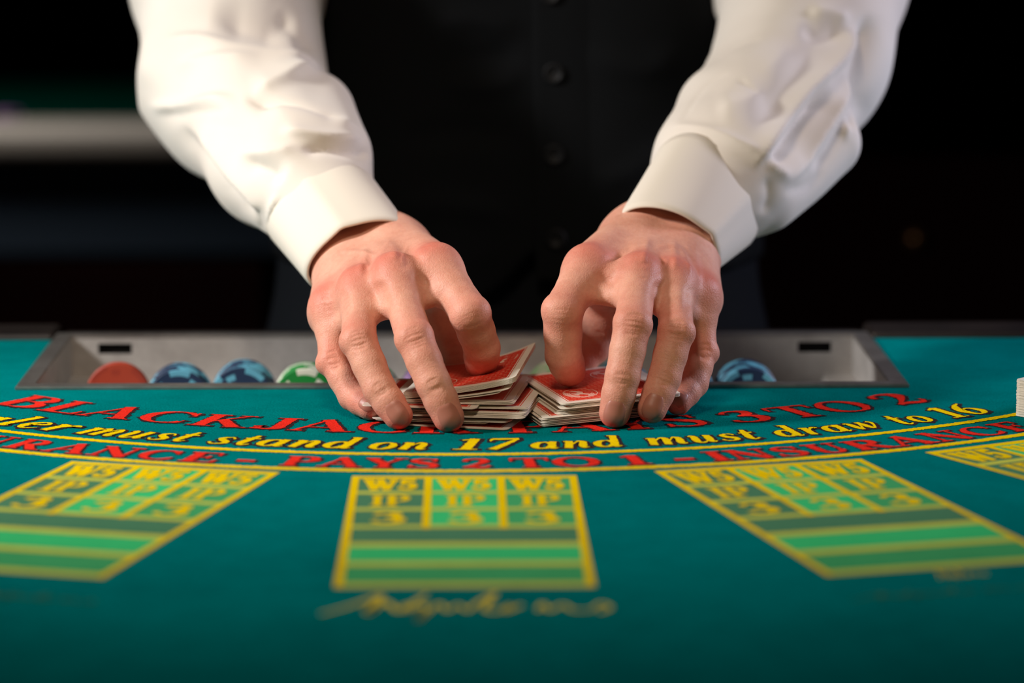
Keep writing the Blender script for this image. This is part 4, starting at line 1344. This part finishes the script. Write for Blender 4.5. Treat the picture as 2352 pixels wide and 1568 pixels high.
def on_vest(px, py, off):
    """drop a point seen at a pixel onto the vest front"""
    p = PY(px, py, .36)[None]; d = ray(px, py); d = d / np.linalg.norm(d)
    for _ in range(60):
        p = p + d * vestf(p)[:, None] * .9
    return p[0] - d * off, grad(vestf, p)[0]
vs, fs = [], []
rows = np.linspace(-260, 640, 40)
prof = [(1226, -.001), (1226, .0022), (1229, .0026), (1250, .0026), (1290, .0024), (1330, .0018), (1370, -.001)]
for y in rows:
    bow = 10 * ((y - 300) / 600.0) ** 2
    for x, o_ in prof:
        vs.append(on_vest(x + (y - 300) * .012, y, o_)[0])
m_ = len(prof)
for j in range(len(rows) - 1):
    for i in range(m_ - 1):
        fs.append((j * m_ + i, j * m_ + i + 1, (j + 1) * m_ + i + 1, (j + 1) * m_ + i))
obj('front_placket', vs, fs, M['vest'], vest, smooth=True)
def button(px, py):
    P, n = on_vest(px, py, .003)
    bm = bmesh.new()
    R = .0068
    prof = [(0, .0012), (.0042, .0012), (.0048, .0022), (.0062, .0024), (R, .0016), (R, 0), (0, 0)]
    rings = []
    for r, z in prof:
        rings.append([bm.verts.new((max(r, 1e-5) * math.cos(2 * math.pi * i / 28), max(r, 1e-5) * math.sin(2 * math.pi * i / 28), z)) for i in range(28)])
    for a, b in zip(rings, rings[1:]):
        for i in range(28):
            bm.faces.new((a[i], a[(i + 1) % 28], b[(i + 1) % 28], b[i]))
    bmesh.ops.recalc_face_normals(bm, faces=bm.faces[:])
    o = bmobj('button', bm, M['button'], vest, smooth=True)
    o.location = P
    o.rotation_euler = Vector(n).to_track_quat('Z', 'Y').to_euler()
    for sx in (-1, 1):
        for sy in (-1, 1):
            bm = bmesh.new(); bmesh.ops.create_cone(bm, cap_ends=True, segments=10, radius1=.0007, radius2=.0007, depth=.0006)
            q = bmobj('thread_hole', bm, M['black'], vest); q.matrix_world = Matrix.Translation(Vector(P)) @ o.rotation_euler.to_matrix().to_4x4() @ Matrix.Translation((sx * .0016, sy * .0016, .0012))
for px_, py_ in ((1264, -14), (1272, 168), (1273, 355), (1278, 548)):
    button(px_, py_)
def trf(p):
    d = None
    for a, b, ra, rb in [(np.array([TCX - .072, .52, TZ - .06]), np.array([TCX - .066, .52, TZ + .05]), .103, .100), (np.array([TCX + .072, .52, TZ - .06]), np.array([TCX + .066, .52, TZ + .05]), .103, .100),
                         (np.array([TCX - .085, .53, .10]), np.array([TCX - .078, .52, TZ - .08]), .075, .100), (np.array([TCX + .085, .53, .10]), np.array([TCX + .078, .52, TZ - .08]), .075, .100)]:
        x = rcone(p, a, b, ra, rb); d = x if d is None else smin(d, x, .03)
    return np.maximum(d, .07 - p[:, 2])
V, Q = polygonise(trf, (TCX - .25, .34, .03), (TCX + .25, .70, TZ + .2), .009)
mesh_from('trousers', V, Q, M['trousers'], person)

# ------------------------------------------------------------------ background
k = NT('grey_padded_rail', srgb(150, 142, 134), 0.55); M['greyrail'] = k.m
k = NT('slate_panel', srgb(44, 54, 66), 0.7, **{'Specular IOR Level': 0.05}); M['slate'] = k.m
k = NT('dark_red_upholstery', srgb(24, 5, 5), 0.85, **{'Specular IOR Level': 0.05}); M['darkred'] = k.m
k = NT('brass_stud', srgb(120, 84, 50), 0.4, 0.8); M['brass'] = k.m
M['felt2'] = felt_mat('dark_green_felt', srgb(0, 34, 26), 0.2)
ft = empty('far_gaming_table', 'far gaming table with pale grey rail and green top beyond the white sleeve', 'gaming table')
yb = 2.35
zr0 = float(PY(200, 372, yb)[2]); zr1 = float(PY(200, 290, yb)[2]); x1 = float(PY(760, 300, yb)[0])
box('padded_rail', (-1.9, yb, zr0), (x1, yb + .10, zr1), M['greyrail'], ft, .018, 4)
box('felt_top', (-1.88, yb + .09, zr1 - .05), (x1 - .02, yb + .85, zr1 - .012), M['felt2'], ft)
box('apron', (-1.8, yb + .03, zr0 - .12), (x1 - .05, yb + .06, zr0), M['slate'], ft)
box('pedestal', (-1.2, yb + .3, 0), (-.7, yb + .6, zr0 - .02), M['trim'], ft)
cq = chip_mesh('far_purple_chip', C_['purple'], C_['lilac'], 0, C_['lilac'])
pc = PY(12, 268, yb + .16)
for i in range(4):
    o = bpy.data.objects.new('purple_chip', cq); COL.objects.link(o)
    o.location = (pc[0], pc[1], zr1 - .012 + .0017 + i * .0034); o.rotation_euler = (math.pi / 2, 0, 0)
    tag(o, 'purple chip stacked flat on the far gaming table', 'poker chip', 'chips on the far table')
ft2 = empty('gaming_table', 'dark gaming table with green-edged top behind the vest', 'gaming table')
y2 = 2.6
za = float(PY(2100, 395, y2)[2])
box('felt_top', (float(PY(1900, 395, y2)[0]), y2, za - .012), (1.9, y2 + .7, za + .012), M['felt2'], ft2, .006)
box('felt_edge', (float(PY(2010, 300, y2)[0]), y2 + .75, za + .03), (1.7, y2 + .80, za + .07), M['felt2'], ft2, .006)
box('apron', (float(PY(1930, 395, y2)[0]), y2 + .03, za - .20), (1.8, y2 + .06, za - .012), M['trim'], ft2)
for sx in (.75, 1.6):
    box('leg', (sx, y2 + .3, 0), (sx + .1, y2 + .4, za - .02), M['trim'], ft2)
a_ = PY(1780, 560, 1.9); b_ = PY(1945, 420, 1.9)
tag(box('cabinet', (a_[0], 1.9, 0), (b_[0], 2.2, b_[2]), M['slate'], None, .004), 'low dark slate cabinet standing behind the sleeve with the long sharp fold', 'cabinet')
ch = empty('stool', 'dark stool with a round brass stud on its backrest beyond the table', 'stool')
c0 = PY(2110, 555, 1.35)
box('backrest', (c0[0] - .16, 1.37, c0[2] - .16), (c0[0] + .3, 1.41, c0[2] + .08), M['darkred'], ch, .015, 3)
bm = bmesh.new(); bmesh.ops.create_uvsphere(bm, u_segments=16, v_segments=10, radius=.010); q = bmobj('stud', bm, M['brass'], ch, True); q.location = (c0[0], 1.368, c0[2])
box('seat', (c0[0] - .17, 1.37, c0[2] - .36), (c0[0] + .31, 1.72, c0[2] - .28), M['darkred'], ch, .02, 3)
for sx in (-.15, .26):
    for sy in (1.40, 1.67):
        box('leg', (c0[0] + sx, sy, 0), (c0[0] + sx + .03, sy + .03, c0[2] - .27), M['trim'], ch)
ch = empty('chair', 'dark red upholstered chair behind the charcoal trousers', 'chair')
c0 = PY(612, 700, .95)
box('backrest', (c0[0] - .42, .95, c0[2] - .06), (c0[0] + .0, .99, c0[2] + .035), M['darkred'], ch, .012, 3)
box('seat', (c0[0] - .42, .98, c0[2] - .34), (c0[0], 1.38, c0[2] - .26), M['darkred'], ch, .02, 3)
for sx in (-.40, -.04):
    for sy in (.955, 1.33):
        box('leg', (c0[0] + sx, sy, 0), (c0[0] + sx + .03, sy + .03, c0[2] - (.05 if sy < 1 else .27)), M['trim'], ch)
